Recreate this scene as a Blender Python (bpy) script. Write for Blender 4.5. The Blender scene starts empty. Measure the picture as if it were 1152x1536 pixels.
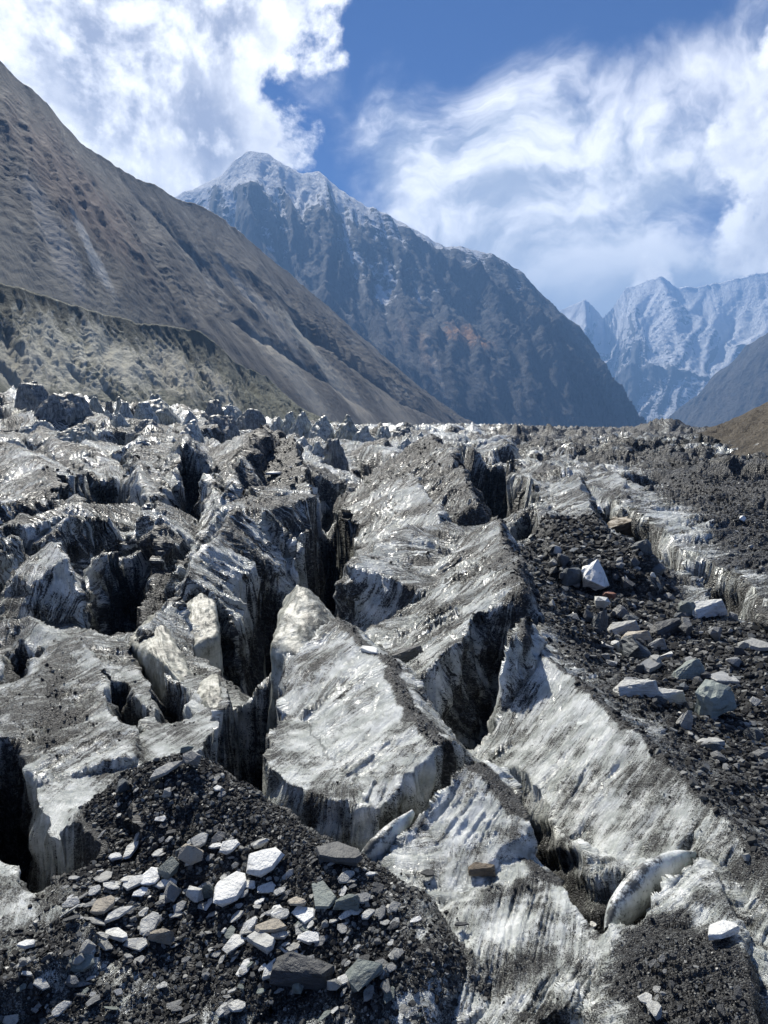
import bpy, bmesh, math, random
import numpy as np
from mathutils import Vector, Matrix

# ------------------------------------------------------------------ camera, sky, sun, exposure
SC = bpy.context.scene
COL = SC.collection
PITCH = math.radians(6.6)
cam_data = bpy.data.cameras.new('camera')
cam = bpy.data.objects.new('camera', cam_data)
COL.objects.link(cam)
cam.location = (0, 0, 0)
cam.rotation_euler = (math.radians(90) - PITCH, 0, 0)
cam_data.lens = 24.0
cam_data.sensor_width = 36.0
cam_data.sensor_fit = 'AUTO'
cam_data.clip_start = 0.05
cam_data.clip_end = 60000
SC.camera = cam

SUN_EL = math.radians(45)
SUN_AZ = math.radians(-22)          # measured from straight ahead (+y), negative = to the left
SUN_DIR = Vector((math.sin(SUN_AZ) * math.cos(SUN_EL), math.cos(SUN_AZ) * math.cos(SUN_EL), math.sin(SUN_EL)))
SKY_STRENGTH = 0.05
CLOUD_GAIN = 1.06

SC.view_settings.view_transform = 'Standard'
SC.view_settings.look = 'None'
SC.view_settings.gamma = 1.0
SC.view_settings.use_curve_mapping = False
SC.view_settings.exposure = 0.7
SC.render.engine = 'CYCLES'
SC.cycles.max_bounces = 5
SC.cycles.diffuse_bounces = 2
SC.cycles.glossy_bounces = 2
SC.cycles.transmission_bounces = 2
SC.cycles.volume_bounces = 0
SC.cycles.transparent_max_bounces = 4
SC.cycles.caustics_reflective = False
SC.cycles.caustics_refractive = False
SC.cycles.sample_clamp_indirect = 4.0
SC.cycles.use_denoising = True

sun_data = bpy.data.lights.new('sun', 'SUN')
sun_data.energy = 5.0
sun_data.angle = math.radians(0.5)
sun_data.color = (1.0, 0.955, 0.86)
sun = bpy.data.objects.new('sun', sun_data)
COL.objects.link(sun)
sun.location = (0, 0, 300)
sun.rotation_euler = (-SUN_DIR).to_track_quat('-Z', 'Y').to_euler()


class G:
    """tiny expression helper over a shader node tree"""
    def __init__(self, tree):
        self.t = tree
        self.n = tree.nodes
        self.l = tree.links

    def put(self, sock, v):
        if v is None:
            return
        if hasattr(v, 'is_output'):
            self.l.new(v, sock)
        else:
            sock.default_value = v

    def math(self, op, a, b=None, c=None, clamp=False):
        n = self.n.new('ShaderNodeMath')
        n.operation = op
        n.use_clamp = clamp
        self.put(n.inputs[0], a)
        self.put(n.inputs[1], b)
        self.put(n.inputs[2], c)
        return n.outputs[0]

    def add(self, a, b): return self.math('ADD', a, b)
    def sub(self, a, b): return self.math('SUBTRACT', a, b)
    def mul(self, a, b): return self.math('MULTIPLY', a, b)
    def mad(self, a, b, c): return self.math('MULTIPLY_ADD', a, b, c)
    def mx(self, a, b): return self.math('MAXIMUM', a, b)
    def mn(self, a, b): return self.math('MINIMUM', a, b)

    def vec(self, op, a, b=None, scale=None):
        n = self.n.new('ShaderNodeVectorMath')
        n.operation = op
        self.put(n.inputs[0], a)
        self.put(n.inputs[1], b)
        if scale is not None:
            self.put(n.inputs['Scale'], scale)
        return n.outputs['Value'] if op in ('DOT_PRODUCT', 'LENGTH', 'DISTANCE') else n.outputs['Vector']

    def sstep(self, v, lo, hi, a=0.0, b=1.0):
        n = self.n.new('ShaderNodeMapRange')
        n.interpolation_type = 'SMOOTHSTEP'
        self.put(n.inputs['Value'], v)
        self.put(n.inputs['From Min'], lo)
        self.put(n.inputs['From Max'], hi)
        self.put(n.inputs['To Min'], a)
        self.put(n.inputs['To Max'], b)
        return n.outputs['Result']

    def lin(self, v, lo, hi, a=0.0, b=1.0):
        n = self.n.new('ShaderNodeMapRange')
        self.put(n.inputs['Value'], v)
        self.put(n.inputs['From Min'], lo)
        self.put(n.inputs['From Max'], hi)
        self.put(n.inputs['To Min'], a)
        self.put(n.inputs['To Max'], b)
        return n.outputs['Result']

    def noise(self, v, scale, detail=4.0, rough=0.55, dist=0.0, kind='FBM', out='Fac', lac=2.0):
        n = self.n.new('ShaderNodeTexNoise')
        try:
            n.noise_type = kind
        except Exception:
            pass
        self.put(n.inputs['Vector'], v)
        n.inputs['Scale'].default_value = scale
        n.inputs['Detail'].default_value = detail
        n.inputs['Roughness'].default_value = rough
        n.inputs['Lacunarity'].default_value = lac
        n.inputs['Distortion'].default_value = dist
        return n.outputs[out]

    def voronoi(self, v, scale, feature='F1', out='Distance', rnd=1.0):
        n = self.n.new('ShaderNodeTexVoronoi')
        n.feature = feature
        self.put(n.inputs['Vector'], v)
        n.inputs['Scale'].default_value = scale
        n.inputs['Randomness'].default_value = rnd
        return n.outputs[out]

    def mix(self, f, a, b):
        n = self.n.new('ShaderNodeMix')
        n.data_type = 'RGBA'
        n.clamp_factor = True
        self.put(n.inputs[0], f)
        for k, v in ((6, a), (7, b)):
            if not hasattr(v, 'is_output') and len(v) == 3:
                v = (*v, 1.0)
            self.put(n.inputs[k], v)
        return n.outputs[2]

    def attr(self, name, out='Fac'):
        n = self.n.new('ShaderNodeAttribute')
        n.attribute_name = name
        return n.outputs[out]

    def comb(self, x, y, z):
        n = self.n.new('ShaderNodeCombineXYZ')
        self.put(n.inputs[0], x)
        self.put(n.inputs[1], y)
        self.put(n.inputs[2], z)
        return n.outputs[0]

    def sep(self, v):
        n = self.n.new('ShaderNodeSeparateXYZ')
        self.put(n.inputs[0], v)
        return n.outputs

    def bump(self, h, strength=1.0, dist=0.05, normal=None):
        n = self.n.new('ShaderNodeBump')
        n.inputs['Strength'].default_value = strength
        self.put(n.inputs['Distance'], dist)
        self.put(n.inputs['Height'], h)
        if normal is not None:
            self.put(n.inputs['Normal'], normal)
        return n.outputs[0]


def pix_dir(px, py):
    u = (px - 576) / 1024.0
    v = (768 - py) / 1024.0
    c, s = math.cos(PITCH), math.sin(PITCH)
    return Vector((u, c + v * s, -s + v * c))


def P(px, py, y):
    """a point of the place: seen in the direction (px, py) and y metres ahead"""
    d = pix_dir(px, py)
    return (d.x / d.y * y, y, d.z / d.y * y)


def build_world():
    w = bpy.data.worlds.new('World')
    SC.world = w
    w.use_nodes = True
    nt = w.node_tree
    nt.nodes.clear()
    g = G(nt)
    out = nt.nodes.new('ShaderNodeOutputWorld')
    bg = nt.nodes.new('ShaderNodeBackground')
    bg.inputs['Strength'].default_value = SKY_STRENGTH
    nt.links.new(bg.outputs[0], out.inputs[0])
    sky = nt.nodes.new('ShaderNodeTexSky')
    sky.sky_type = 'NISHITA'
    sky.sun_disc = False
    sky.sun_elevation = SUN_EL
    sky.sun_rotation = SUN_AZ
    sky.altitude = 2600
    sky.air_density = 1.0
    sky.dust_density = 0.2
    sky.ozone_density = 3.0
    tc = nt.nodes.new('ShaderNodeTexCoord')
    d = tc.outputs['Generated']
    # warped direction so that the masses get ragged outlines
    w1 = g.noise(d, 3.2, 5.0, 0.6, out='Color')
    dw = g.vec('ADD', d, g.vec('SCALE', g.vec('SUBTRACT', w1, (0.5, 0.5, 0.5)), scale=0.16))

    def blobs(src, items):
        r = None
        for (px, py, rad, amp) in items:
            c = pix_dir(px, py).normalized()
            dist = g.vec('DISTANCE', src, (c.x, c.y, c.z))
            v = g.lin(dist, rad / 1024.0 * 1.0, 0.0, 0.0, amp)
            r = v if r is None else g.math('SMOOTH_MAX', r, v, 0.12)
        return r

    # billowing cumulus: hard crinkled edge
    f1 = g.noise(d, 7.5, 9.0, 0.62, 0.15)
    f2 = g.noise(g.vec('ADD', d, tuple(SUN_DIR * 0.035)), 7.5, 9.0, 0.62, 0.15)
    cum = blobs(d, [(60, 20, 240, 1.2), (200, 90, 250, 1.35), (330, 60, 190, 1.2), (300, 180, 190, 1.3),
                    (240, 230, 150, 1.0), (395, 105, 85, .75), (375, 185, 90, .8), (80, 110, 150, .9), (170, 230, 110, .9),
                    (-150, 60, 330, 1.2), (-420, 10, 420, 1.2), (-800, -80, 560, 1.1), (260, -160, 260, 1.0),
                    (1190, 350, 110, 1.1), (1260, 330, 170, 1.2), (1110, 395, 55, .6), (970, 420, 60, .5), (1400, 250, 300, 1.0)])
    cd = g.add(g.mul(cum, 1.05), g.mad(f1, 2.6, -1.48))
    cd = g.sub(cd, g.sstep(cum, .25, 0.0, 0.0, .6))
    ca = g.sstep(cd, 0.12, 0.42)
    relief = g.sub(f1, f2)
    cs = g.add(g.mul(relief, 3.4), g.mad(g.noise(d, 4.5, 4.0, 0.55), -1.2, 1.02))
    ccol = g.mix(g.sstep(cs, 0.12, 0.86), (0.30, 0.32, 0.40), (1.0, 1.0, 1.0))
    edge = g.sstep(cd, 0.9, 0.15)
    ccol = g.mix(g.mul(edge, 0.75), ccol, (1.03, 1.03, 1.03))
    # soft grey-white stratus with drawn-out fringes
    st_v = g.vec('MULTIPLY', dw, (1.0, 1.0, 1.35))
    s1 = g.noise(st_v, 4.2, 8.0, 0.6, 0.5)
    s2 = g.noise(g.vec('ADD', st_v, (-0.02, 0.0, 0.055)), 4.2, 8.0, 0.6, 0.5)
    stb = blobs(dw, [(650, 260, 200, 1.05), (790, 230, 190, 1.2), (900, 240, 220, 1.2), (990, 290, 200, 1.1), (820, 360, 260, 1.3),
                     (960, 380, 200, 1.0), (600, 330, 180, .9), (530, 250, 110, .55), (1090, 190, 120, .5), (1150, 70, 170, .9), (1030, 75, 110, .75),
                     (500, 150, 90, .5), (1000, 160, 110, .4), (700, 430, 260, 1.2), (900, 450, 260, 1.3), (1100, 420, 160, .9),
                     (1400, 90, 260, .7), (1650, 100, 400, .7), (500, 480, 300, .9)])
    sd = g.add(g.mul(stb, 1.1), g.mad(s1, 2.2, -1.36))
    sa = g.math('POWER', g.sstep(sd, 0.0, 0.85), 1.15)
    ssh = g.add(g.mul(g.sub(s1, s2), 3.0), g.mad(g.noise(dw, 3.4, 3.0, 0.5), -0.9, 0.95))
    scol = g.mix(g.sstep(ssh, 0.1, 0.85), (0.38, 0.42, 0.50), (0.98, 0.98, 1.0))
    low = g.sstep(g.sep(d)[2], 0.30, 0.14)
    scol = g.mix(g.mul(low, 0.85), scol, (0.47, 0.52, 0.58))
    # broken cloud over the rest of the sky, as the part in view implies
    beh = g.sstep(g.sep(d)[1], 0.55, 0.2)
    r1 = g.noise(g.vec('MULTIPLY', d, (1, 1, 2.0)), 2.4, 7.0, 0.58)
    ra = g.mul(g.sstep(r1, 0.53, 0.68), g.mul(beh, 0.7))
    gain = CLOUD_GAIN / SKY_STRENGTH
    tint = nt.nodes.new('ShaderNodeMix')
    tint.data_type = 'RGBA'
    tint.blend_type = 'MULTIPLY'
    tint.inputs[0].default_value = 1.0
    nt.links.new(sky.outputs[0], tint.inputs[6])
    tint.inputs[7].default_value = SKY_TINT
    skyc = tint.outputs[2]

    def k(c):
        return g.vec('SCALE', c, scale=gain)
    c = g.mix(ra, skyc, (0.8 * gain, 0.82 * gain, 0.86 * gain))
    c = g.mix(sa, c, k(scol))
    c = g.mix(ca, c, k(ccol))
    nt.links.new(c, bg.inputs['Color'])
    w.cycles.sampling_method = 'MANUAL'
    w.cycles.sample_map_resolution = 512


SKY_TINT = (0.09, 0.36, 0.83, 1.0)
build_world()

# ------------------------------------------------------------------ helpers
rng = np.random.default_rng(7)
random.seed(7)


def tag(o, label=None, cat=None, group=None, kind=None):
    if label:
        o['label'] = label
    if cat:
        o['category'] = cat
    if group:
        o['group'] = group
    if cat and not kind:
        kind = 'thing'
    if kind:
        o['kind'] = kind
    return o


_PERM = np.random.default_rng(3).permutation(4096).astype(np.int32)
_GA = np.random.default_rng(4).random(4096).astype(np.float32) * 2 * np.pi
_GX, _GY = np.cos(_GA), np.sin(_GA)


def noise2(x, y, seed=0):
    """2-D gradient noise, about -0.7..0.7"""
    x = np.asarray(x, np.float32)
    y = np.asarray(y, np.float32)
    xi = np.floor(x).astype(np.int32)
    yi = np.floor(y).astype(np.int32)
    fx = x - xi
    fy = y - yi
    ux = fx * fx * fx * (fx * (fx * 6 - 15) + 10)
    uy = fy * fy * fy * (fy * (fy * 6 - 15) + 10)

    def gr(ix, iy, dx, dy):
        h = _PERM[(_PERM[(ix + seed * 131) & 4095] + iy) & 4095]
        return _GX[h] * dx + _GY[h] * dy
    a = gr(xi, yi, fx, fy)
    b = gr(xi + 1, yi, fx - 1, fy)
    c = gr(xi, yi + 1, fx, fy - 1)
    d = gr(xi + 1, yi + 1, fx - 1, fy - 1)
    t = a + (b - a) * ux
    s = c + (d - c) * ux
    return t + (s - t) * uy


def fbm(x, y, oct=4, gain=0.5, seed=0, lac=2.03):
    r = 0
    a = 1.0
    for i in range(oct):
        r = r + a * noise2(x, y, seed + i * 7)
        x = x * lac + 17.3
        y = y * lac + 5.1
        a *= gain
    return r


def ridged(x, y, oct=4, gain=0.5, seed=0, lac=2.07):
    r = 0
    a = 1.0
    s = 0
    for i in range(oct):
        r = r + a * (1 - np.abs(noise2(x, y, seed + i * 7)) * 2.0)
        s += a
        x = x * lac + 11.7
        y = y * lac + 3.3
        a *= gain
    return r / s


def sst(x, a, b):
    t = np.clip((x - a) / (b - a), 0, 1)
    return t * t * (3 - 2 * t)


def mesh_from_grid_faces(name, verts, quads, mat, attrs=None, parent=None, smooth=True):
    me = bpy.data.meshes.new(name)
    nv, nf = len(verts), len(quads)
    me.vertices.add(nv)
    me.vertices.foreach_set('co', np.ascontiguousarray(verts, np.float32).ravel())
    k = quads.shape[1]
    me.loops.add(nf * k)
    me.loops.foreach_set('vertex_index', np.ascontiguousarray(quads, np.int32).ravel())
    me.polygons.add(nf)
    me.polygons.foreach_set('loop_start', np.arange(0, nf * k, k, dtype=np.int32))
    me.polygons.foreach_set('loop_total', np.full(nf, k, np.int32))
    me.update(calc_edges=True)
    me.polygons.foreach_set('use_smooth', np.full(nf, smooth, bool))
    for an, av in (attrs or {}).items():
        if av.ndim == 1:
            at = me.attributes.new(an, 'FLOAT', 'POINT')
            at.data.foreach_set('value', np.ascontiguousarray(av, np.float32))
        else:
            at = me.attributes.new(an, 'FLOAT_VECTOR', 'POINT')
            at.data.foreach_set('vector', np.ascontiguousarray(av, np.float32).ravel())
    if mat:
        me.materials.append(mat)
    o = bpy.data.objects.new(name, me)
    COL.objects.link(o)
    if parent:
        o.parent = parent
    return o


def grid_quads(nr, nc):
    i = np.arange(nr * nc, dtype=np.int32).reshape(nr, nc)
    return np.stack([i[:-1, :-1], i[:-1, 1:], i[1:, 1:], i[1:, :-1]], -1).reshape(-1, 4)


class Ridge:
    """a crest line with a fall on each side; A is the right hand of the direction of travel"""
    def __init__(self, pts, A, B, label=None, dirt=0.0, deb=0.0, end=1.5, rnd=0.05, fl=1.0, w=1.0, sl=.8):
        self.p = np.array(pts, np.float64)
        self.A = np.array(A, np.float64)
        self.B = np.array(B, np.float64)
        self.label = label
        self.dirt = dirt
        self.deb = deb
        self.end = end
        self.rnd = rnd
        self.fl = fl
        self.sl = sl
        self.w = w

    def reach(self, drop):
        m = 0
        for T in (self.A, self.B):
            sl = (T[-1, 1] - T[-2, 1]) / (T[-1, 0] - T[-2, 0])
            m = max(m, T[-1, 0] + max(0, drop - T[-1, 1]) / max(sl, .02))
        return m

    def eval(self, x, y):
        p = self.p
        best = np.full(x.shape, 1e9, np.float32)
        bt = np.zeros(x.shape, np.float32)
        bz = np.zeros(x.shape, np.float32)
        bs = np.zeros(x.shape, np.float32)
        over = np.zeros(x.shape, np.float32)
        acc = 0.0
        n = len(p) - 1
        for i in range(n):
            ax, ay, az = p[i]
            dx, dy, dz = p[i + 1] - p[i]
            L2 = dx * dx + dy * dy
            L = math.sqrt(L2)
            rx, ry = x - ax, y - ay
            t = (rx * dx + ry * dy) / L2
            tc = np.clip(t, 0, 1)
            ex, ey = rx - tc * dx, ry - tc * dy
            d = np.sqrt(ex * ex + ey * ey)
            side = dx * ry - dy * rx            # >0: left hand (B)
            m = d < best
            best = np.where(m, d, best)
            bt = np.where(m, acc + tc * L, bt)
            bz = np.where(m, az + tc * dz, bz)
            bs = np.where(m, side / L, bs)
            o = np.zeros(x.shape, np.float32)
            if i == 0:
                o = np.where(t < 0, -t * L, o)
            if i == n - 1:
                o = np.where(t > 1, (t - 1) * L, o)
            over = np.where(m, o, over)
            acc += L
        d = np.sqrt(best * best + self.rnd ** 2) - self.rnd

        def prof(T):
            v = np.interp(d, T[:, 0], T[:, 1])
            sl = (T[-1, 1] - T[-2, 1]) / (T[-1, 0] - T[-2, 0])
            return v + np.maximum(0, d - T[-1, 0]) * sl
        # blend the two sides smoothly where the crest ends
        f = np.clip(bs / (np.maximum(best, 1e-4)) * 1.2 + .5, 0, 1)
        drop = prof(self.A) * (1 - f) + prof(self.B) * f
        h = bz - drop - over * self.end * .0 - np.maximum(0, over - .05) * self.end
        return h, bt, best * np.sign(bs), over

# ------------------------------------------------------------------ the glacier surface
Q = 1.0


def S_ref(x, y):
    """mean height of the ice surface"""
    z = -5.5 + 3.3 * (1 - np.exp(-np.maximum(y - 10, -6) / 90.0))
    k = np.maximum(-x - 8 - .02 * y, 0)
    z = z + 0.115 * k * sst(y, 35, 130) * sst(420 - y, 0, 250)
    z = z + 3.2 * sst(y, 150, 480)
    return z


def F_ref(x, y):
    """level the crevasses reach down to"""
    return S_ref(x, y) - 4.2 - 3.2 * sst(y, 16, 45) + 3.9 * sst(y, 7.7, 6.3)


def pts(*a):
    return [P(*q) for q in a]


R_ = []


def ridge(label, p, A, B, k=1.0, **kw):
    R_.append(Ridge(pts(*[(a, b, c * k) for a, b, c in p]), A, B, label, **kw))


# foreground and centre
ridge('broad bright ice block with a dirt stripe along its crest, centre front',
      [(505, 930, 16.6), (545, 972, 15), (588, 994, 14), (602, 1055, 12.3), (655, 1113, 10.6), (700, 1138, 9.9), (750, 1185, 9.3), (797, 1228, 8.8)],
      [(0, 0), (1.2, .5), (2.2, 1.25), (2.9, 2.8), (3.2, 5)], [(0, 0), (.25, .12), (.9, .8), (1.4, 2.0)], k=.93, dirt=.13, rnd=.1, sl=.4)
ridge(None, [(700, 1166, 9.3), (622, 1240, 8.35), (560, 1302, 7.85)], [(0, 0), (.12, .35), (.35, 1.6)], [(0, 0), (2.5, .4), (6, .5)], rnd=.04)
ridge('speckled grey ice hump below the dark hollow, bottom centre',
      [(700, 1166, 9.3), (770, 1275, 8.0), (850, 1335, 7.2), (935, 1405, 6.5), (1000, 1500, 5.8), (1030, 1580, 5.3)],
      [(0, 0), (2.5, .4), (6, .6)], [(0, 0), (.3, .5), (.8, 2)], dirt=.10, rnd=.05, end=0)
ridge('long sharp ice ridge with a pale flank running down to the right corner',
      [(780, 944, 16), (812, 985, 14), (868, 1020, 12.8), (940, 1090, 10.8), (1000, 1140, 9.7), (1090, 1225, 8.3), (1152, 1285, 7.5), (1300, 1420, 6.2), (1420, 1560, 5.2)],
      [(0, 0), (.9, .75), (1.9, 1.45), (3.0, 2.9), (3.6, 5)], [(0, 0), (.5, .3), (2.5, .75), (9, .8), (14, .2), (30, -1.0)], k=.92, dirt=.09, rnd=.04, sl=.4)
ridge(None, [(780, 948, 16.2), (722, 992, 15), (663, 1046, 13.5)], [(0, 0), (4, .35), (5, 3)], [(0, 0), (.35, 1.5), (.9, 2.6), (1.2, 4)], rnd=.04)
ridge('wide striped slab of ice falling left to the black crevasse',
      [(745, 785, 34), (770, 830, 27), (786, 880, 21.5), (785, 944, 16.6)],
      [(0, 0), (2.5, 1.3), (5.0, 2.9), (5.8, 5), (7, 9)], [(0, 0), (.35, .7), (2.5, 1.9), (9, 2.0)], k=.77, dirt=.1, fl=1.3, sl=1.1)
ridge(None, [(530, 850, 27), (560, 830, 29), (606, 790, 33), (690, 790, 34), (745, 785, 34)], [(0, 0), (4, 1.3), (8, 3.4)], [(0, 0), (.8, 1.8), (2, 5)], k=.82, sl=.9)
ridge('tall striped ice ridge with a dark rubble face on its right',
      [(650, 652, 78), (662, 662, 72), (690, 702, 57), (716, 757, 44)],
      [(0, 0), (3.5, 2.2), (8, 5.4), (9.5, 8), (11, 13)], [(0, 0), (1.2, 2.4), (3, 6), (4, 9)], k=.74, deb=1.1, fl=1.3, sl=1.3)
ridge(None, [(618, 708, 62), (640, 738, 50), (662, 782, 40)], [(0, 0), (4.5, 2.4), (7, 4.6), (8, 9)], [(0, 0), (.8, 2.0), (2.2, 5)], k=.76, sl=1.3)
ridge('dark jagged ice lump beside the black pit', [(705, 668, 82), (728, 675, 74), (752, 700, 62), (760, 735, 51)],
      [(0, 0), (.8, 3), (2, 9)], [(0, 0), (2, 2.5), (6, 4.2)], k=.88, deb=.3)
ridge('ice block with a cliff front and a rubble covered top',
      [(322, 764, 36.5), (356, 757, 36), (400, 766, 35), (450, 748, 38), (492, 764, 38)],
      [(0, 0), (.5, .7), (1.3, 3.0), (2.6, 6.5)], [(0, 0), (3, -.3), (8, .4), (10, 3)], k=.9, deb=.35, rnd=.03)
ridge(None, [(402, 640, 72), (440, 668, 56), (478, 720, 45), (503, 792, 36), (506, 815, 33.5)],
      [(0, 0), (4, 1.6), (8, 3.6), (10, 6)], [(0, 0), (.8, 3), (1.6, 8)], k=.9, deb=.2)
ridge('sunlit spur of ice below the dark blade', [(352, 758, 36), (300, 838, 29), (262, 903, 24), (205, 950, 20.6)],
      [(0, 0), (.7, 1.8), (1.5, 5)], [(0, 0), (2.2, 2.3), (3.0, 5)], k=.84, rnd=.03)
ridge('thin dark blade of ice standing on edge', [(394, 636, 68), (358, 703, 50), (310, 788, 38), (264, 864, 31)],
      [(0, 0), (.5, 3.4), (1.2, 9)], [(0, 0), (1.4, 2.4), (2.8, 6)], k=.79, rnd=.02, fl=.6, sl=1.2)
# left
ridge('long left slope of streaked dirty ice', [(-500, 800, 38), (-200, 790, 40), (0, 788, 40), (110, 798, 38.5), (205, 800, 38)],
      [(0, 0), (3, .8), (11, 3.2), (12.5, 7)], [(0, 0), (.8, 1.2), (2.5, 3)], k=.88, deb=.12, sl=-1.0)
ridge(None, [(205, 800, 38), (240, 812, 34.5)], [(0, 0), (3.4, 1.8), (5, 5)], [(0, 0), (.8, 2), (2, 5)], k=.88)
ridge('pointed ice peak with a black shaded side on the left', [(195, 682, 56), (224, 736, 46), (212, 790, 39)],
      [(0, 0), (.7, 3), (1.4, 8)], [(0, 0), (2.8, 2.4), (6, 5)], k=.85)
ridge(None, [(-400, 640, 72), (-120, 640, 70), (-20, 652, 65), (60, 690, 55), (92, 742, 46)], [(0, 0), (7, 2.4), (12, 5)], [(0, 0), (5, 2.6), (7, 6)], k=.85)
ridge(None, [(280, 650, 66), (300, 690, 55), (330, 740, 44), (342, 770, 39)], [(0, 0), (2, 2), (4, 6)], [(0, 0), (2.6, 2.8), (4, 7)], k=.85)
ridge('dark rubble knob at the end of the left crevasse', [(250, 842, 28.5), (215, 880, 24.6), (190, 925, 21.6), (165, 975, 19)],
      [(0, 0), (.5, .7), (1.2, 3)], [(0, 0), (1.2, .8), (2.4, 3.4)], deb=.9, rnd=.3)
ridge(None, [(-60, 925, 23), (20, 930, 21.4), (38, 925, 21.4), (75, 955, 19.8), (105, 985, 18)], [(0, 0), (.8, 1.0), (2, 2.4)], [(0, 0), (1.3, .9), (2.4, 3)], k=.9)
ridge('rounded dirty ice mound with fine grit, left front',
      [(118, 950, 19), (62, 1010, 16), (0, 1090, 12.8), (-80, 1160, 11), (-260, 1280, 9.2)], [(0, 0), (.6, 1), (1.5, 3)], [(0, 0), (1.4, .45), (4, 1.1), (5, 2)], k=.92, deb=.16, rnd=.2)
ridge(None, [(118, 950, 19), (152, 1000, 16.3), (190, 1060, 13.8), (200, 1130, 11.6)], [(0, 0), (4, .5), (6, 1.4)], [(0, 0), (.4, .7), (1.2, 2.2), (2, 5)], k=.93)
ridge('fluted ice facet leading down to the black crevasse', [(195, 952, 19.5), (232, 985, 17.5), (282, 1036, 14.8), (326, 1066, 13.6), (332, 1106, 12.2)],
      [(0, 0), (1.3, 1.6), (2.2, 3.4)], [(0, 0), (.25, 1.4), (.6, 6)], k=.95, rnd=.03)
ridge('pale ice block curving round the hooked crevasse', [(10, 1128, 11.3), (38, 1200, 9.9), (62, 1260, 8.9), (108, 1302, 8.2)],
      [(0, 0), (.18, .9), (.35, 2.6)], [(0, 0), (1.6, .15), (3, .3), (4, 1)], rnd=.05)
ridge(None, [(-80, 1190, 9), (-10, 1280, 7.8), (38, 1340, 7.0), (100, 1366, 6.8), (140, 1390, 6.5)], [(0, 0), (6, -.1), (9, .3)], [(0, 0), (.15, .5), (.4, 2.2)], rnd=.04)
ridge(None, [(70, 1800, 4.4), (90, 1440, 6.3), (112, 1335, 7.1), (138, 1232, 8.35), (196, 1165, 8.9)], [(0, 0), (1.4, .3), (3.5, .6), (9, .9)], [(0, 0), (.25, .25), (.9, 1.5), (1.2, 3)], deb=2, rnd=.25)
ridge('mound of dark slate debris, bottom left', [(150, 1205, 8.6), (196, 1160, 8.95), (270, 1136, 9.0), (332, 1166, 8.7), (430, 1246, 7.9), (520, 1290, 7.4), (600, 1342, 6.95), (640, 1420, 6.3)],
      [(0, 0), (.9, .42), (1.7, .66), (3.5, .82), (9, .9)], [(0, 0), (.25, .25), (.9, 1.5), (1.2, 3)], deb=2, rnd=.25, end=.25)
ridge('low ice hump beside the smooth ice fin, bottom right', [(1055, 1290, 7.2), (992, 1343, 6.8), (938, 1400, 6.45)], [(0, 0), (.1, .3), (.3, 1.2)], [(0, 0), (2, .2), (4, .7)], rnd=.04)
ridge(None, [(1060, 1290, 7.2), (1108, 1390, 6.2), (1130, 1536, 5.25), (1130, 1650, 4.6)], [(0, 0), (1.1, .15), (1.5, .9), (2.2, 2)], [(0, 0), (.25, .7), (.6, 1.2)], rnd=.08)
# right
ridge('peaked ice ridge with a dark grooved side, right', [(866, 711, 56), (885, 750, 44), (905, 795, 35), (966, 836, 28)],
      [(0, 0), (6.5, 2.0), (9, 5)], [(0, 0), (.9, 2.2), (2.2, 4)], k=.86, deb=.1)
ridge('bright hump of ice left of the boulder field', [(803, 760, 40), (850, 800, 32), (880, 845, 26)], [(0, 0), (2.4, .8), (3, 2.2), (4, 5)], [(0, 0), (4, 1.2), (8, 2)], k=.9)
ridge('white sheet of ice above a black trench, right', [(905, 733, 49), (960, 773, 36.5), (1000, 805, 31.5), (1042, 842, 27)], [(0, 0), (.35, 1.5), (.9, 3.4)], [(0, 0), (4, .25), (12, 1)], deb=.1)
ridge(None, [(1000, 812, 31), (1060, 845, 26.5), (1112, 887, 22), (1165, 925, 19), (1300, 1010, 15)], [(0, 0), (.3, .7), (.8, 1.4)], [(0, 0), (5, .3), (12, .6)], deb=.25)
ridge(None, [(800, 700, 66), (850, 690, 76), (900, 700, 66), (960, 735, 50)], [(0, 0), (5, 1.2), (8, 2)], [(0, 0), (2, 1.5), (5, 3)], deb=.2)
ridge(None, [(1040, 745, 47), (1100, 760, 43), (1180, 800, 34), (1300, 830, 29)], [(0, 0), (6, .6), (12, 1.6)], [(0, 0), (2, .6), (6, 1.2)], deb=.35)
ridge(None, [(930, 700, 72), (1000, 705, 66), (1060, 720, 58)], [(0, 0), (6, 1.0), (12, 2)], [(0, 0), (2, 1.0), (6, 2)], deb=.3)
ridge('dark rubble covered ice hill on the far skyline right of centre', [(905, 652, 330), (950, 644, 270), (985, 633, 240), (1010, 633, 235), (1040, 637, 235), (1062, 652, 230)], [(0, 0), (6, 3), (14, 5), (30, 9)], [(0, 0), (10, 4), (20, 10)], deb=1.1, fl=.5)
NAMED = len(R_)

CUTS = []


def cut(depth, w, *p, k=2.0, deb_shade=.42):
    """a crevasse: its line, its depth, half width at the surface and the shade painted with its grime"""
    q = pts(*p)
    CUTS.append((Ridge(q, [(0, 0), (1, 1)], [(0, 0), (1, 1)], rnd=.001), depth, w, k, deb_shade))


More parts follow.
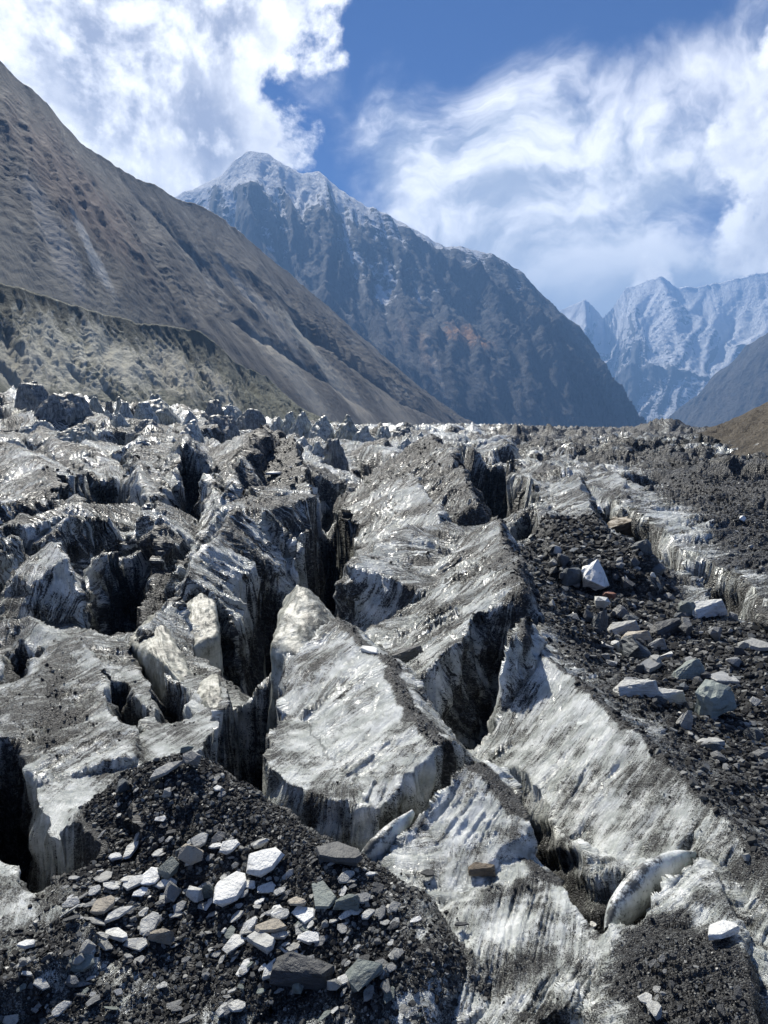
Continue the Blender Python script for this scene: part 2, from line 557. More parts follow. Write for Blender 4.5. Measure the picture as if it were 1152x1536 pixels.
cut(4.0, .62, (385, 985, 14.6), (378, 1050, 12.9), (352, 1118, 11.1), (348, 1160, 10.4), k=5)
cut(1.9, .5, (348, 1160, 10.4), (400, 1212, 9.3), (480, 1265, 8.7), (548, 1290, 8.35), deb_shade=.05)
cut(1.5, .36, (712, 1150, 9.65), (640, 1203, 9.0), (560, 1285, 8.3), deb_shade=.1)
cut(2.0, .75, (770, 968, 15.6), (725, 1030, 13.6), (690, 1072, 12.5), deb_shade=.2)
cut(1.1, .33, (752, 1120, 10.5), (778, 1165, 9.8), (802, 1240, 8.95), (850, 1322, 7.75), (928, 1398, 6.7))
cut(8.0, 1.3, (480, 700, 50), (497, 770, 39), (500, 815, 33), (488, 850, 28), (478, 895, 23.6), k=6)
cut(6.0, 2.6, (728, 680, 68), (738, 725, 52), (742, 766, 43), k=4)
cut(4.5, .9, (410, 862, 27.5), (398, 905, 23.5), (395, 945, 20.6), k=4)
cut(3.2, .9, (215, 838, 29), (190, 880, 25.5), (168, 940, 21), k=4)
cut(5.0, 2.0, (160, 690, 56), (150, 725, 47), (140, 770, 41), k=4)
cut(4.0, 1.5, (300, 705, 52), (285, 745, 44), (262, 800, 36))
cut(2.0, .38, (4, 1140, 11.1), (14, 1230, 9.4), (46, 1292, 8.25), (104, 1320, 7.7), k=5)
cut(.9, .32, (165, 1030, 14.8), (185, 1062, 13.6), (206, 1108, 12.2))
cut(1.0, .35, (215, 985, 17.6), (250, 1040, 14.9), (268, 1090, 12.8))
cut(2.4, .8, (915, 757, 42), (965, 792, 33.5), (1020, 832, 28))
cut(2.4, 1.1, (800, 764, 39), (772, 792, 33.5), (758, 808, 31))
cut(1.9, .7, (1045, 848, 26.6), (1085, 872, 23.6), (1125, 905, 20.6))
cut(.55, .17, (1040, 1283, 7.5), (965, 1342, 6.95), (918, 1392, 6.6), deb_shade=.1)
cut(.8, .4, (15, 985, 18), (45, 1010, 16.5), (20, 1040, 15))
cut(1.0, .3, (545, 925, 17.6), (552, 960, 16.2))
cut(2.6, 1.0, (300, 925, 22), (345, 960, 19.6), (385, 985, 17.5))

# narrow upright fins between the big crests, left and centre
rr = random.Random(5)
for i in range(120):
    y = math.exp(rr.uniform(math.log(23), math.log(72)))
    u = rr.uniform(-.72, .12)
    if u > -.34 and y < 48:
        continue
    if u > -.1 and y < 66:
        continue
    x = u * y
    w = .6 + y * .016
    zt = float(S_ref(np.float64(x), np.float64(y))) + rr.uniform(.2, 1.5) * (.55 + y * .014)
    L = rr.uniform(3.5, 8) * (.6 + y * .012)
    an = rr.gauss(-.32 if u > -.35 else -.1, .35)
    dx, dy = -math.sin(an) * L, -math.cos(an) * L
    p = [(x - dx * .55, y - dy * .55, zt - rr.uniform(.2, .9)), (x - dx * .1, y - dy * .1, zt + rr.uniform(-.1, .35)), (x + dx * .25, y + dy * .25, zt - rr.uniform(.1, .5)), (x + dx * .5, y + dy * .5, zt - rr.uniform(.8, 2.2))]
    if rr.random() < .6:
        A = [(0, 0), (1.3 * w, .95), (2.2 * w, 2.6), (2.8 * w, 6)]
        B = [(0, 0), (.35 * w, 1.1), (.9 * w, 4)]
    else:
        A = [(0, 0), (.35 * w, 1.1), (.9 * w, 4)]
        B = [(0, 0), (1.3 * w, 1.1), (2.2 * w, 2.8), (2.8 * w, 6)]
    R_.append(Ridge(p, A, B, None, deb=rr.choice([0, 0, .1, .2, .4]), end=2.2, rnd=.02, fl=1.3))

# the broken field farther up: crests following the flow of the ice
rr = random.Random(11)
for i in range(430):
    y = math.exp(rr.uniform(math.log(46), math.log(260)))
    u = rr.uniform(-.95, .95)
    x = u * y
    left = 1.0 if u < .08 else (.62 if u < .3 else .55)
    zt = float(S_ref(np.float64(x), np.float64(y)))
    amp = rr.uniform(.2, 1.0) * left * (1.6 + y * .012)
    L = rr.uniform(3, 9) * (1 + y * .008)
    an = rr.gauss(-.25, .55) + (0 if u < .3 else -.35)
    if y < 76 and -.1 < u < .2:
        continue
    if y < 62 and -.34 < u < -.1:
        continue
    dx, dy = -math.sin(an) * L, -math.cos(an) * L
    k = rr.uniform(.35, .65)
    p = [(x - dx * .5, y - dy * .5, zt + amp - rr.uniform(.3, 1.4) * left), (x, y, zt + amp), (x + dx * .5, y + dy * .5, zt + amp - rr.uniform(.6, 2.4) * left)]
    w = (1 + y * .006)
    if rr.random() < .68:
        A = [(0, 0), (2.6 * w, 1.0), (4.2 * w, 2.6), (5 * w, 6)]
        B = [(0, 0), (.6 * w, 1.4), (1.4 * w, 4)]
    else:
        A = [(0, 0), (.7 * w, 1.4), (1.6 * w, 4)]
        B = [(0, 0), (2.6 * w, 1.2), (4.2 * w, 2.8), (5 * w, 6)]
    R_.append(Ridge(p, A, B, None, deb=rr.choice([0, 0, 0, .1, .25]) + (.25 if u > .3 else 0), end=1.6, rnd=.04 * w))


def poly_mask(x, y, poly, soft):
    """1 inside a plan polygon, falling off over `soft` metres"""
    inside = np.zeros(x.shape, bool)
    dmin = np.full(x.shape, 1e9, np.float32)
    n = len(poly)
    for i in range(n):
        ax, ay = poly[i]
        bx, by = poly[(i + 1) % n]
        c = ((ay > y) != (by > y)) & (x < (bx - ax) * (y - ay) / ((by - ay) or 1e-9) + ax)
        inside ^= c
        dx, dy = bx - ax, by - ay
        t = np.clip(((x - ax) * dx + (y - ay) * dy) / (dx * dx + dy * dy), 0, 1)
        dmin = np.minimum(dmin, np.hypot(x - ax - t * dx, y - ay - t * dy))
    sd = np.where(inside, dmin, -dmin)
    return np.clip(.5 + sd / soft, 0, 1)


def plan(z, *pp):
    r = []
    for (px, py) in pp:
        d = pix_dir(px, py)
        t = z / d.z
        r.append((d.x * t, d.y * t))
    return r


DEB_POLY = [
    (plan(-4.9, (792, 800), (880, 800), (985, 850), (1010, 890), (1152, 905), (1500, 960), (1600, 1250), (1400, 1440), (1152, 1250), (1060, 1160), (985, 1090), (930, 1040), (870, 985), (830, 960), (800, 900)), 2.6, .88),
    (plan(-4.5, (960, 700), (1152, 720), (1500, 760), (1500, 900), (1152, 830), (1080, 800), (1000, 750)), 4, .85),
    (plan(-5.1, (120, 1240), (230, 1130), (330, 1140), (450, 1240), (590, 1330), (585, 1400), (640, 1440), (560, 1470), (420, 1450), (250, 1420), (110, 1390), (110, 1330)), .8, .95),
    (plan(-5.3, (-300, 1380), (60, 1400), (300, 1440), (420, 1470), (700, 1480), (700, 1900), (-300, 1900)), .9, .3),
    (plan(-5.2, (940, 1430), (1020, 1420), (1130, 1500), (1140, 1600), (950, 1600)), .35, .9),
    (plan(-5.6, (-200, 775), (120, 780), (240, 790), (230, 818), (100, 812), (-200, 815)), 2.0, .12),
    (plan(-3.8, (365, 700), (420, 690), (470, 735), (420, 755), (370, 755)), 1.5, .5),
    (plan(-5.5, (0, 1060), (60, 1010), (130, 1040), (150, 1100), (60, 1150), (0, 1120)), .8, .3),
]

ICE_POLY = [
    (plan(-5.3, (505, 1010), (575, 1000), (640, 1100), (560, 1180), (430, 1120)), .6, -.22),
    (plan(-5.2, (600, 1260), (690, 1190), (740, 1270), (720, 1370), (630, 1340)), .5, -.15),
    (plan(-5.0, (790, 990), (900, 1080), (960, 1160), (900, 1210), (770, 1120)), .8, -.2),
    (plan(-5.4, (60, 1190), (120, 1180), (120, 1290), (80, 1280)), .4, -.3),
    (plan(-4.6, (975, 752), (1060, 775), (1085, 815), (1030, 820)), 1.5, -.45),
    (plan(-5.0, (700, 1400), (850, 1390), (900, 1500), (800, 1560), (690, 1500)), .5, .12),
]


def grain(x, y):
    """plan coordinates whose unit grows with distance up the glacier, where the broken ice gets coarser"""
    yy = np.maximum(y, 7.0)
    return (14 * x / yy).astype(np.float32), (np.where(y > 7, 14 * np.log(yy / 7.0), 2 * (y - 7.0))).astype(np.float32)


def warp(x, y):
    s = np.clip(y / 14.0, .5, 60)
    a, b = grain(x, y)
    wx = fbm(a * .55, b * .55, 3, .5, 21) * .25 * s + fbm(a * 2.6, b * 2.6, 2, .5, 22) * .06 * s
    wy = fbm(a * .55 + 40, b * .55 - 9, 3, .5, 23) * .25 * s + fbm(a * 2.6, b * 2.6, 2, .5, 24) * .06 * s
    s = np.clip(s, .5, 6)
    k = .35 + .65 * sst(y, 9, 30)
    return x + wx * k, y + wy * k


def ice_height(x, y, full=True):
    """height, debris amount (with painted crevasse shade), flow coordinates and crest number of the glacier at plan points"""
    x = np.asarray(x, np.float32)
    y = np.asarray(y, np.float32)
    X, Y = warp(x, y)
    h = F_ref(x, y).astype(np.float32)
    base = h.copy()
    s = np.clip(y / 14.0, .5, 8)
    # far field of small broken crests
    far = sst(y, 70, 190)
    rfar = ridged(X * .05 + Y * .012, Y * .03 - X * .01, 4, .42, 50)
    right = sst(x / y, .12, .3)
    h = h + far * ((rfar - .48) * (15 - 5 * right) + 5.6)
    deb = np.zeros(x.shape, np.float32) + far * right * 1.0
    T = np.zeros(x.shape, np.float32)
    D = np.zeros(x.shape, np.float32)
    rid = np.full(x.shape, -1, np.int16)
    flat_x = X
    for i, r in enumerate(R_):
        rc = r.reach(10.0)
        x0, x1 = r.p[:, 0].min() - rc, r.p[:, 0].max() + rc
        y0, y1 = r.p[:, 1].min() - rc, r.p[:, 1].max() + rc
        m = (flat_x > x0) & (flat_x < x1) & (Y > y0) & (Y < y1)
        idx = np.nonzero(m)
        if idx[0].size == 0:
            continue
        xs, ys = X[idx], Y[idx]
        hh, t, d, over = r.eval(xs, ys)
        hh = hh.astype(np.float32)
        sc = np.float32(np.clip(r.p[:, 1].mean() / 14.0, .5, 8))
        # uneven crest and flutes that run down the fall of each face
        hh += noise2(t / sc * 1.1 + i * 9.7, d * 0 + i, 60) * .16 * sc
        w = (.4 + .6 * sst(np.abs(d), .0, .8 * sc)) * sc * r.fl * (.15 + .85 * sst(np.abs(d), 5 * sc, 2.5 * sc))
        fx = t + r.sl * d + noise2(t / sc * .6, d / sc * .5, 61) * .35 * sc
        q1, q2 = fx / sc, d / sc
        fl = noise2(q1 * 1.3 + i * 3.1, q2 * .16, 62) * .5 + noise2(q1 * 3.1 + i, q2 * .3, 68) * .42
        fl = fl + (.25 - np.abs(noise2(q1 * 6.3 + i * 5.3, q2 * .28, 63))) * .62 + (.25 - np.abs(noise2(q1 * 14 + i * 2.3, q2 * .45, 69))) * .36
        hh += fl * .27 * w * (.45 + .8 * np.abs(noise2(t / sc * .5 + 3, d / sc * .5, 59)) * 2)
        win = hh > h[idx]
        up = tuple(a[win] for a in idx)
        h[up] = hh[win]
        T[up] = (t + r.sl * d)[win] / sc + i * 13.0
        D[up] = d[win] / sc
        rid[up] = i
        deb_shade = np.full(hh.shape, r.deb * .5, np.float32) if r.deb < 1.5 else np.full(hh.shape, .28, np.float32)
        if r.deb and r.deb < 1.5:
            deb_shade = deb_shade * (.5 + 1.2 * (d > 0) * sst(np.abs(d), 0, .5))
        if r.dirt:
            ww = r.dirt * (1 + .6 * noise2(t * 1.3, t * 0 + i, 64))
            deb_shade = np.maximum(deb_shade, sst(ww * 1.6 - np.abs(d - .05 + .12 * noise2(t * 2.0, t * 0, 65)), 0, ww) * .75)
        deb[up] = deb_shade[win]
    for (c, depth, wd, kk, deb_shade) in CUTS:
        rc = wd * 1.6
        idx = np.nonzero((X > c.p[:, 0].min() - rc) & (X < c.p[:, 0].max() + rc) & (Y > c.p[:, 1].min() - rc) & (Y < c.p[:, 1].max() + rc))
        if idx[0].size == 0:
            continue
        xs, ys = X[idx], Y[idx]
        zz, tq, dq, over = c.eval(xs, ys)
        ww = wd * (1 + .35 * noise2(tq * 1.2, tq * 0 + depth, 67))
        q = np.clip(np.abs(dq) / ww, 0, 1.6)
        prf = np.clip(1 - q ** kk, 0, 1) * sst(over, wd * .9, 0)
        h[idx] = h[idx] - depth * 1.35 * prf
        deb[idx] = np.maximum(deb[idx], deb_shade * sst(prf, .05, .5))  # grime in the cuts, also painting crevasse shade into the colour
    if not full:
        return h
    mound = np.isin(rid, [-1] + [i for i, r in enumerate(R_) if r.deb >= 1.5]) * 1.0
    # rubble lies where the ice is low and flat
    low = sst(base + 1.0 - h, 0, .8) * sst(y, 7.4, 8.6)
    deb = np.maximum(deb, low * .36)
    gf, gh = grain(x, y)
    deb = deb + (.24 + .95 * fbm(gf * .9, gh * .55, 4, .6, 57)) * sst(x / y, .1, .3) * sst(y, 42, 85)
    for (poly, soft, amt) in DEB_POLY:
        if amt > 0:
            m = poly_mask(X, Y, poly, soft) * amt
            if amt == .95:
                m = m * mound
            deb = np.maximum(deb, m)
    for (poly, soft, amt) in DEB_POLY + ICE_POLY:
        if amt < 0:
            deb = deb + poly_mask(X, Y, poly, soft) * amt
    for (poly, soft, amt) in ICE_POLY:
        if amt > 0:
            deb = deb + poly_mask(X, Y, poly, soft) * amt
    # melt hollows, pits and grit
    a, b = grain(x, y)
    deb = deb + (fbm(a * 1.1, b * 1.1, 5, .62, 66) * .42 + .02) * (1 - .45 * sst(deb, .8, 1.0))
    rough = 1 + 1.6 * sst(x / y, .1, .25) * sst(y, 50, 90)
    h = h + fbm(a * 1.3, b * 1.3, 3, .5, 70) * .05 * s * rough
    h = h + (ridged(a * 2.6, b * 1.7, 2, .5, 72) - .5) * .16 * s * (rough - 1)
    pit = ridged(a * 4.5, b * 4.5, 3, .55, 74)
    h = h + (pit - .5) * .05 * s * rough * (1 - .4 * np.clip(deb, 0, 1))
    h = h + fbm(a * 15, b * 15, 3, .6, 78) * .012 * s
    cob = np.abs(noise2(x * 3.1, y * 3.1, 80)) + .6 * np.abs(noise2(x * 7.3, y * 7.3, 81))
    h = h + cob * .065 * np.clip(deb, 0, 1) * np.clip(s, .5, 3)
    return h, deb, T, D, rid


def build_glacier(mat):
    nin, nout = int(660 * Q), int(46 * Q)
    ui = np.linspace(-.62, .62, nin)
    uo = .62 + (np.linspace(0, 1, nout + 1)[1:] ** 1.4) * .5
    u = np.concatenate([-uo[::-1], ui, uo])
    nc = len(u)
    nf = 1500
    yf = np.exp(np.linspace(math.log(2.6), math.log(760), nf))
    # coarse pass: where does the surface need rows?
    uc = u[::3]
    X = yf[:, None] * uc[None, :]
    Y = np.repeat(yf[:, None], len(uc), 1)
    H = ice_height(X, Y, False)
    a = np.abs(np.diff(H / Y, axis=0))
    b = np.full_like(a, math.log(760 / 2.6) / nf) * .30
    wgt = np.sqrt(a * a + b * b)
    k = 45
    pad = np.pad(wgt, ((0, 0), (k, k)), mode='edge')
    cs = np.cumsum(np.pad(pad, ((0, 0), (1, 0))), axis=1)
    wgt = .0 * wgt + 1.0 * (cs[:, 2 * k + 1:] - cs[:, :-2 * k - 1]) / (2 * k + 1)
    cum = np.concatenate([np.zeros((1, len(uc))), np.cumsum(wgt, 0)], 0)
    cum /= cum[-1:]
    nr = int(1120 * Q)
    tt = np.linspace(0, 1, nr)
    rows = np.stack([np.interp(tt, cum[:, j], np.log(yf)) for j in range(len(uc))], 1)
    rows = np.stack([np.interp(u, uc, rows[i]) for i in range(nr)], 0)
    Y = np.exp(rows)
    X = Y * u[None, :]
    H, deb, T, D, rid = ice_height(X, Y)
    V = np.stack([X, Y, H], -1)
    # roughen the walls along their normals (scallops, small overhangs)
    gu = np.gradient(V, axis=1)
    gv = np.gradient(V, axis=0)
    N = np.cross(gu, gv)
    N /= np.maximum(np.linalg.norm(N, axis=-1, keepdims=True), 1e-9)
    steep = 1 - np.clip(N[..., 2], 0, 1)
    s = np.clip(Y / 14.0, .5, 8)
    ga, gb = grain(X, Y)
    c1 = ga + gb * .6
    dd = fbm(c1 * 1.7 + H / s * .35, H / s * 1.5 - c1 * .3, 3, .55, 90) * .28 + (ridged(c1 * 3.4, H / s * 2.2, 3, .5, 95) - .5) * .15
    V = V + N * (dd * s * sst(steep, .25, .8))[..., None]
    V = V.reshape(-1, 3).astype(np.float32)
    at = {'debris': deb.ravel(), 'flow': np.stack([T.ravel(), D.ravel(), np.clip(Y.ravel() / 14.0, .5, 8)], -1),
          'grain': np.stack([ga.ravel(), gb.ravel(), (H / s).ravel()], -1)}
    Fq = grid_quads(nr, nc)
    fr = rid.ravel()[Fq[:, 0]]
    root = None
    for i in [-1] + list(range(NAMED)):
        if i == -1:
            sel = (fr < 0) | (fr >= NAMED)
        else:
            sel = fr == i
        q = Fq[sel]
        if len(q) == 0:
            continue
        used, inv = np.unique(q, return_inverse=True)
        name = 'glacier' if i == -1 else 'ice_ridge'
        o = mesh_from_grid_faces(name, V[used], inv.reshape(-1, 4), mat, {k2: v[used] for k2, v in at.items()}, parent=root)
        if i == -1:
            root = o
            tag(o, 'broken grey and white glacier filling the whole valley floor', kind='structure')
        elif R_[i].label:
            tag(o, R_[i].label)
    return root


def mat_base(name):
    m = bpy.data.materials.new(name)
    m.use_nodes = True
    nt = m.node_tree
    nt.nodes.clear()
    g = G(nt)
    out = nt.nodes.new('ShaderNodeOutputMaterial')
    b = nt.nodes.new('ShaderNodeBsdfPrincipled')
    nt.links.new(b.outputs[0], out.inputs[0])
    return m, g, b


def mat_glacier():
    m, g, b = mat_base('glacier_ice')
    geo = g.n.new('ShaderNodeNewGeometry')
    pos = geo.outputs['Position']
    deb = g.attr('debris')  # debris cover, plus the shade painted into the crevasses
    fl = g.sep(g.attr('flow', 'Vector'))
    t, d, s = fl[0], fl[1], fl[2]
    ps = g.attr('grain', 'Vector')               # feature size grows with the size of the ridges
    fv = g.comb(t, g.mul(d, .11), 0.0)
    wob = g.vec('SCALE', g.vec('SUBTRACT', g.noise(ps, 1.4, 3, .5, out='Color'), (.5, .5, .5)), scale=.10)
    fv = g.vec('ADD', fv, wob)
    st = g.noise(fv, 5.0, 6, .62)                # streaks down the fall of the faces
    st2 = g.noise(fv, 19.0, 4, .6)
    gro = g.noise(g.vec('MULTIPLY', fv, (1.0, .42, 1.0)), 11.0, 3, .5)
    gro = g.sstep(g.math('ABSOLUTE', g.sub(gro, .5)), .07, .0)
    big = g.noise(ps, .9, 4, .55)
    mid = g.noise(ps, 4.5, 5, .6)
    fine = g.noise(ps, 26.0, 4, .62)
    grit = g.noise(ps, 85.0, 3, .6)
    near = g.lin(s, .55, 1.25, .35, 1.0)
    v = g.add(g.mad(g.mul(g.sub(st, .5), near), 1.5, .75), g.mul(big, .35))
    v = g.add(v, g.mul(mid, .45))
    v = g.add(v, g.mul(fine, .62))
    v = g.add(v, g.mul(grit, .42))
    v = g.add(v, g.mad(g.mul(g.sub(st2, .5), near), 1.25, .625))
    # v is about 2.02 +- .25
    spk = g.noise(ps, 44.0, 2, .5)
    v = g.add(v, g.mul(g.sub(spk, .5), 1.0))
    v = g.add(v, g.mul(g.sub(g.noise(ps, 110.0, 2, .5), .5), .5))
    v = g.add(v, g.mul(g.mul(gro, near), g.mul(g.sstep(big, .40, .6), .42)))
    lay = g.noise(g.vec('MULTIPLY', ps, (.5, .5, 5.0)), 1.6, 5, .6)
    v = g.add(v, g.mul(g.sub(lay, .5), .5))
    lvl = g.mad(deb, 0.85, g.sub(v, 2.365))
    dirt = g.sstep(lvl, -.04, .19)
    film = g.sstep(g.mad(deb, .5, g.add(g.mul(st, .6), g.add(g.mul(mid, .4), g.mul(big, .5)))), .62, .98)
    tone = g.noise(ps, 2.2, 4, .6)
    ice = g.mix(g.sstep(tone, .3, .7), (0.89, 0.912, 0.885), (0.455, 0.485, 0.455))
    ice = g.mix(g.mul(film, .85), ice, (0.24, 0.25, 0.22))
    peb = g.voronoi(ps, 30.0, out='Color')
    pv = g.sep(peb)[0]
    rock = g.mix(g.sstep(pv, .6, 1.0), (0.018, 0.0185, 0.019), (0.13, 0.135, 0.13))
    col = g.mix(dirt, ice, rock)
    g.put(b.inputs['Base Color'], col)
    g.put(b.inputs['Roughness'], g.add(g.lin(dirt, 0, 1, .22, .58), g.mul(g.sub(mid, .5), .35)))
    b.inputs['Specular IOR Level'].default_value = .55
    h = g.add(g.mul(fine, .6), g.mul(grit, .35))
    h = g.add(h, g.mul(g.mul(st2, near), 1.1))
    h = g.add(h, g.mul(g.mul(gro, near), -.35))
    h = g.add(h, g.mul(mid, .5))
    h = g.add(h, g.mul(g.voronoi(ps, 30.0), g.mul(dirt, -.9)))
    h = g.add(h, g.mul(dirt, .25))
    h = g.add(h, g.mul(spk, .5))
    nrm = g.bump(h, 1.0, g.mul(s, .05))
    g.put(b.inputs['Normal'], nrm)
    return m


M_ICE = mat_glacier()
GLACIER = build_glacier(M_ICE)

# ------------------------------------------------------------------ mountains and valley sides
def crest_at(line, n):
    """resample a crest given as (px, py, y) to n points of the place"""
    q = np.array([P(*a) for a in line])
    L = np.concatenate([[0], np.cumsum(np.linalg.norm(np.diff(q, axis=0), axis=1))])
    t = np.linspace(0, L[-1], n)
    return np.stack([np.interp(t, L, q[:, i]) for i in range(3)], 1), t


def mountain(name, label, crest, foot, mat, n=320, m=190, gul=1.0, rough=1.0, seed=0, prof=1.0, back=(0, 1, 0), ridges=(), width=None, soft=0.0, jag=1.0, big=1.0, topw=.6):
    """a mountain side: it falls from its crest line to its foot line, carved by gullies, and falls away behind"""
    C, tc = crest_at(crest, n)
    Fo, tf = crest_at(foot, n)
    L = tc[-1]
    span = np.linalg.norm((Fo - C)[:, :2], axis=1).mean()
    sc = width or L / 9.0
    tt = tc / sc
    C = C.copy()
    C[:, 2] += (fbm(tt * 3, tt * 0 + seed, 4, .6, seed) * .030 + ridged(tt * 9, tt * 0 + seed, 3, .6, seed + 3) * .016) * sc * jag
    v = np.linspace(0, 1, m)[:, None] ** 1.0
    V = C[None] * (1 - v[..., None]) + Fo[None] * v[..., None]
    drop = (C[:, 2] - Fo[:, 2])[None]
    shape = v ** prof
    V[..., 2] = C[None, :, 2] - drop * shape
    T = np.repeat(tt[None], m, 0)
    D = v * span / sc * np.ones_like(T)
    w = np.sin(np.clip(v, 0, 1) * math.pi) ** topw
    Tw = T + fbm(T * .8, D * .5, 3, .5, seed + 11) * .32 + D * soft
    g1 = ridged(Tw * 1.15, D * .30, 2, .5, seed + 20)
    g2 = ridged(Tw * 3.1, D * .8, 3, .55, seed + 24)
    g3 = ridged(Tw * 9.0, D * 1.3, 4, .6, seed + 28)
    r1 = fbm(T * 14, D * 14, 4, .6, seed + 40)
    g4 = ridged(Tw * 24, D * 2.6, 3, .6, seed + 33)
    e = ((g1 - .55) * .17 * big + (g2 - .5) * .105 + (g3 - .5) * .052 + (g4 - .5) * .02) * gul + r1 * .010 * rough
    e = e * w * sc
    for (line, amp, wd) in ridges:       # spurs and hollows drawn on the face, in (along, down) fractions
        q = np.array(line)
        best = np.full(T.shape, 1e9)
        uu, vv = T / tt[-1] * (L / span), v * np.ones_like(T)
        for i in range(len(q) - 1):
            ax, ay = q[i][0] * (L / span), q[i][1]
            dx, dy = q[i + 1][0] * (L / span) - ax, q[i + 1][1] - ay
            k = np.clip(((uu - ax) * dx + (vv - ay) * dy) / (dx * dx + dy * dy), 0, 1)
            best = np.minimum(best, np.hypot(uu - ax - k * dx, vv - ay - k * dy))
        e = e + w * amp * sc * np.exp(-np.abs(best + .3 * wd * fbm(T * 2, D * 2, 3, .5, seed + 50)) / wd)
    nrm = np.array([0.0, 0.0, 1.0])
    fall = (Fo - C)
    fall[:, 2] = 0
    fall /= np.linalg.norm(fall, axis=1, keepdims=True)
    V[..., 2] += e * .75
    V[..., :2] += fall[None, :, :2] * (e * .65)[..., None]
    # the far side falls away behind the crest
    bk = np.array(back, float)
    rows = []
    for k in (1.0, .6, .25):
        b = C + bk[None] * span * .6 * k
        b[:, 2] = C[:, 2] - (C[:, 2] - Fo[:, 2]) * k
        rows.append(b)
    V = np.concatenate([np.stack(rows, 0), V], 0)
    ext = np.concatenate([np.zeros((3, n)), np.ones((m, 1)) * np.zeros((1, n)) + e / sc], 0)
    mm = m + 3
    D2 = np.concatenate([np.zeros((3, n)), D], 0)
    T2 = np.concatenate([np.repeat(tt[None], 3, 0), T], 0)
    q = grid_quads(mm, n)
    o = mesh_from_grid_faces(name, V.reshape(-1, 3), q, mat, {'flow': np.stack([T2.ravel(), D2.ravel(), ext.ravel()], -1)})
    return tag(o, label, kind='structure')


def flow_at(o, px, py):
    """along / down coordinates of the mountain face at a photo point"""
    me = o.data
    co = np.empty(len(me.vertices) * 3, np.float32)
    me.vertices.foreach_get('co', co)
    co = co.reshape(-1, 3)
    fl = np.empty(len(me.vertices) * 3, np.float32)
    me.attributes['flow'].data.foreach_get('vector', fl)
    fl = fl.reshape(-1, 3)
    d = pix_dir(px, py)
    e = np.hypot(co[:, 0] / co[:, 1] - d.x / d.y, co[:, 2] / co[:, 1] - d.z / d.y) + (fl[:, 1] <= 0) * 9 + (co[:, 1] < 10) * 99
    i = int(np.argmin(e))
    return float(fl[i, 0]), float(fl[i, 1])


def mat_rock(name, c_dark, c_mid, c_light, snow=None, scree=.5, warm=None, bs=1.0, sc=1.0):
    """bare mountain rock: streaks of scree down the fall, ledges, optional snow above a height"""
    m, g, b = mat_base(name)
    geo = g.n.new('ShaderNodeNewGeometry')
    pos = geo.outputs['Position']
    nz = g.sep(geo.outputs['Normal'])[2]
    pz = g.sep(pos)[2]
    f = g.sep(g.attr('flow', 'Vector'))
    t, d, e = f[0], f[1], f[2]
    wob = g.noise(g.comb(t, d, 0), 1.5, 4, .55)
    tv = g.add(g.mad(wob, .6, t), g.mul(d, .25))
    st = g.noise(g.comb(tv, g.mul(d, .22), 0.0), 3.2, 7, .65)
    st2 = g.noise(g.comb(tv, g.mul(d, .12), 3.0), 13.0, 6, .65)
    blot = g.noise(g.comb(t, d, 1.0), 2.2, 6, .62)
    gr = g.noise(g.comb(tv, g.mul(d, .55), 2.0), 22.0, 6, .68)
    v = g.add(g.mul(st, .45), g.mul(st2, .4))
    v = g.add(v, g.mul(gr, .45))
    v = g.add(v, g.mul(blot, .5))                      # ~.9
    col = g.mix(g.sstep(v, .72, .98), c_dark, c_mid)
    col = g.mix(g.mul(g.sstep(g.add(v, g.mul(e, -1.6)), .95, 1.18), scree), col, c_light)
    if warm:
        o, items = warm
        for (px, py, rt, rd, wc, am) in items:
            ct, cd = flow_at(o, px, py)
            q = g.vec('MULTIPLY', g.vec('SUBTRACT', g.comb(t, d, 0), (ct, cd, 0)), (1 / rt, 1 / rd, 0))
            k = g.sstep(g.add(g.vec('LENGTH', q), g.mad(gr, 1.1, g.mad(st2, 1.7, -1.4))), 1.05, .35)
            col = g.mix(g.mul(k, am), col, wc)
    if snow:
        z0, z1, flat = snow
        k = g.lin(pz, z0, z1, 0, 1)
        k2 = g.add(k, g.mad(v, 1.5, -1.35))
        k2 = g.add(k2, g.mad(nz, flat, -flat * .62))
        k2 = g.add(k2, g.mul(e, -2.2))
        col = g.mix(g.sstep(k2, .42, .62), col, (.82, .84, .88))
    g.put(b.inputs['Base Color'], col)
    b.inputs['Roughness'].default_value = .9
    b.inputs['Specular IOR Level'].default_value = .15
    h = g.add(g.mul(gr, .8), g.mul(st2, .6))
    g.put(b.inputs['Normal'], g.bump(h, bs, sc))
    return m


# bed of the valley, far past the mountains
gm, gg, gb = mat_base('valley_gravel')
gg.put(gb.inputs['Base Color'], gg.mix(gg.noise(gg.n.new('ShaderNodeNewGeometry').outputs['Position'], .05, 6, .6), (.06, .06, .058), (.16, .16, .15)))
gb.inputs['Roughness'].default_value = .95
gv = np.array([(-14000, -600, -22), (14000, -600, -22), (14000, 16000, -22), (-14000, 16000, -22)], np.float32)
tag(mesh_from_grid_faces('ground', gv, np.array([[0, 1, 2, 3]]), gm), 'grey gravel bed of the valley', kind='structure')

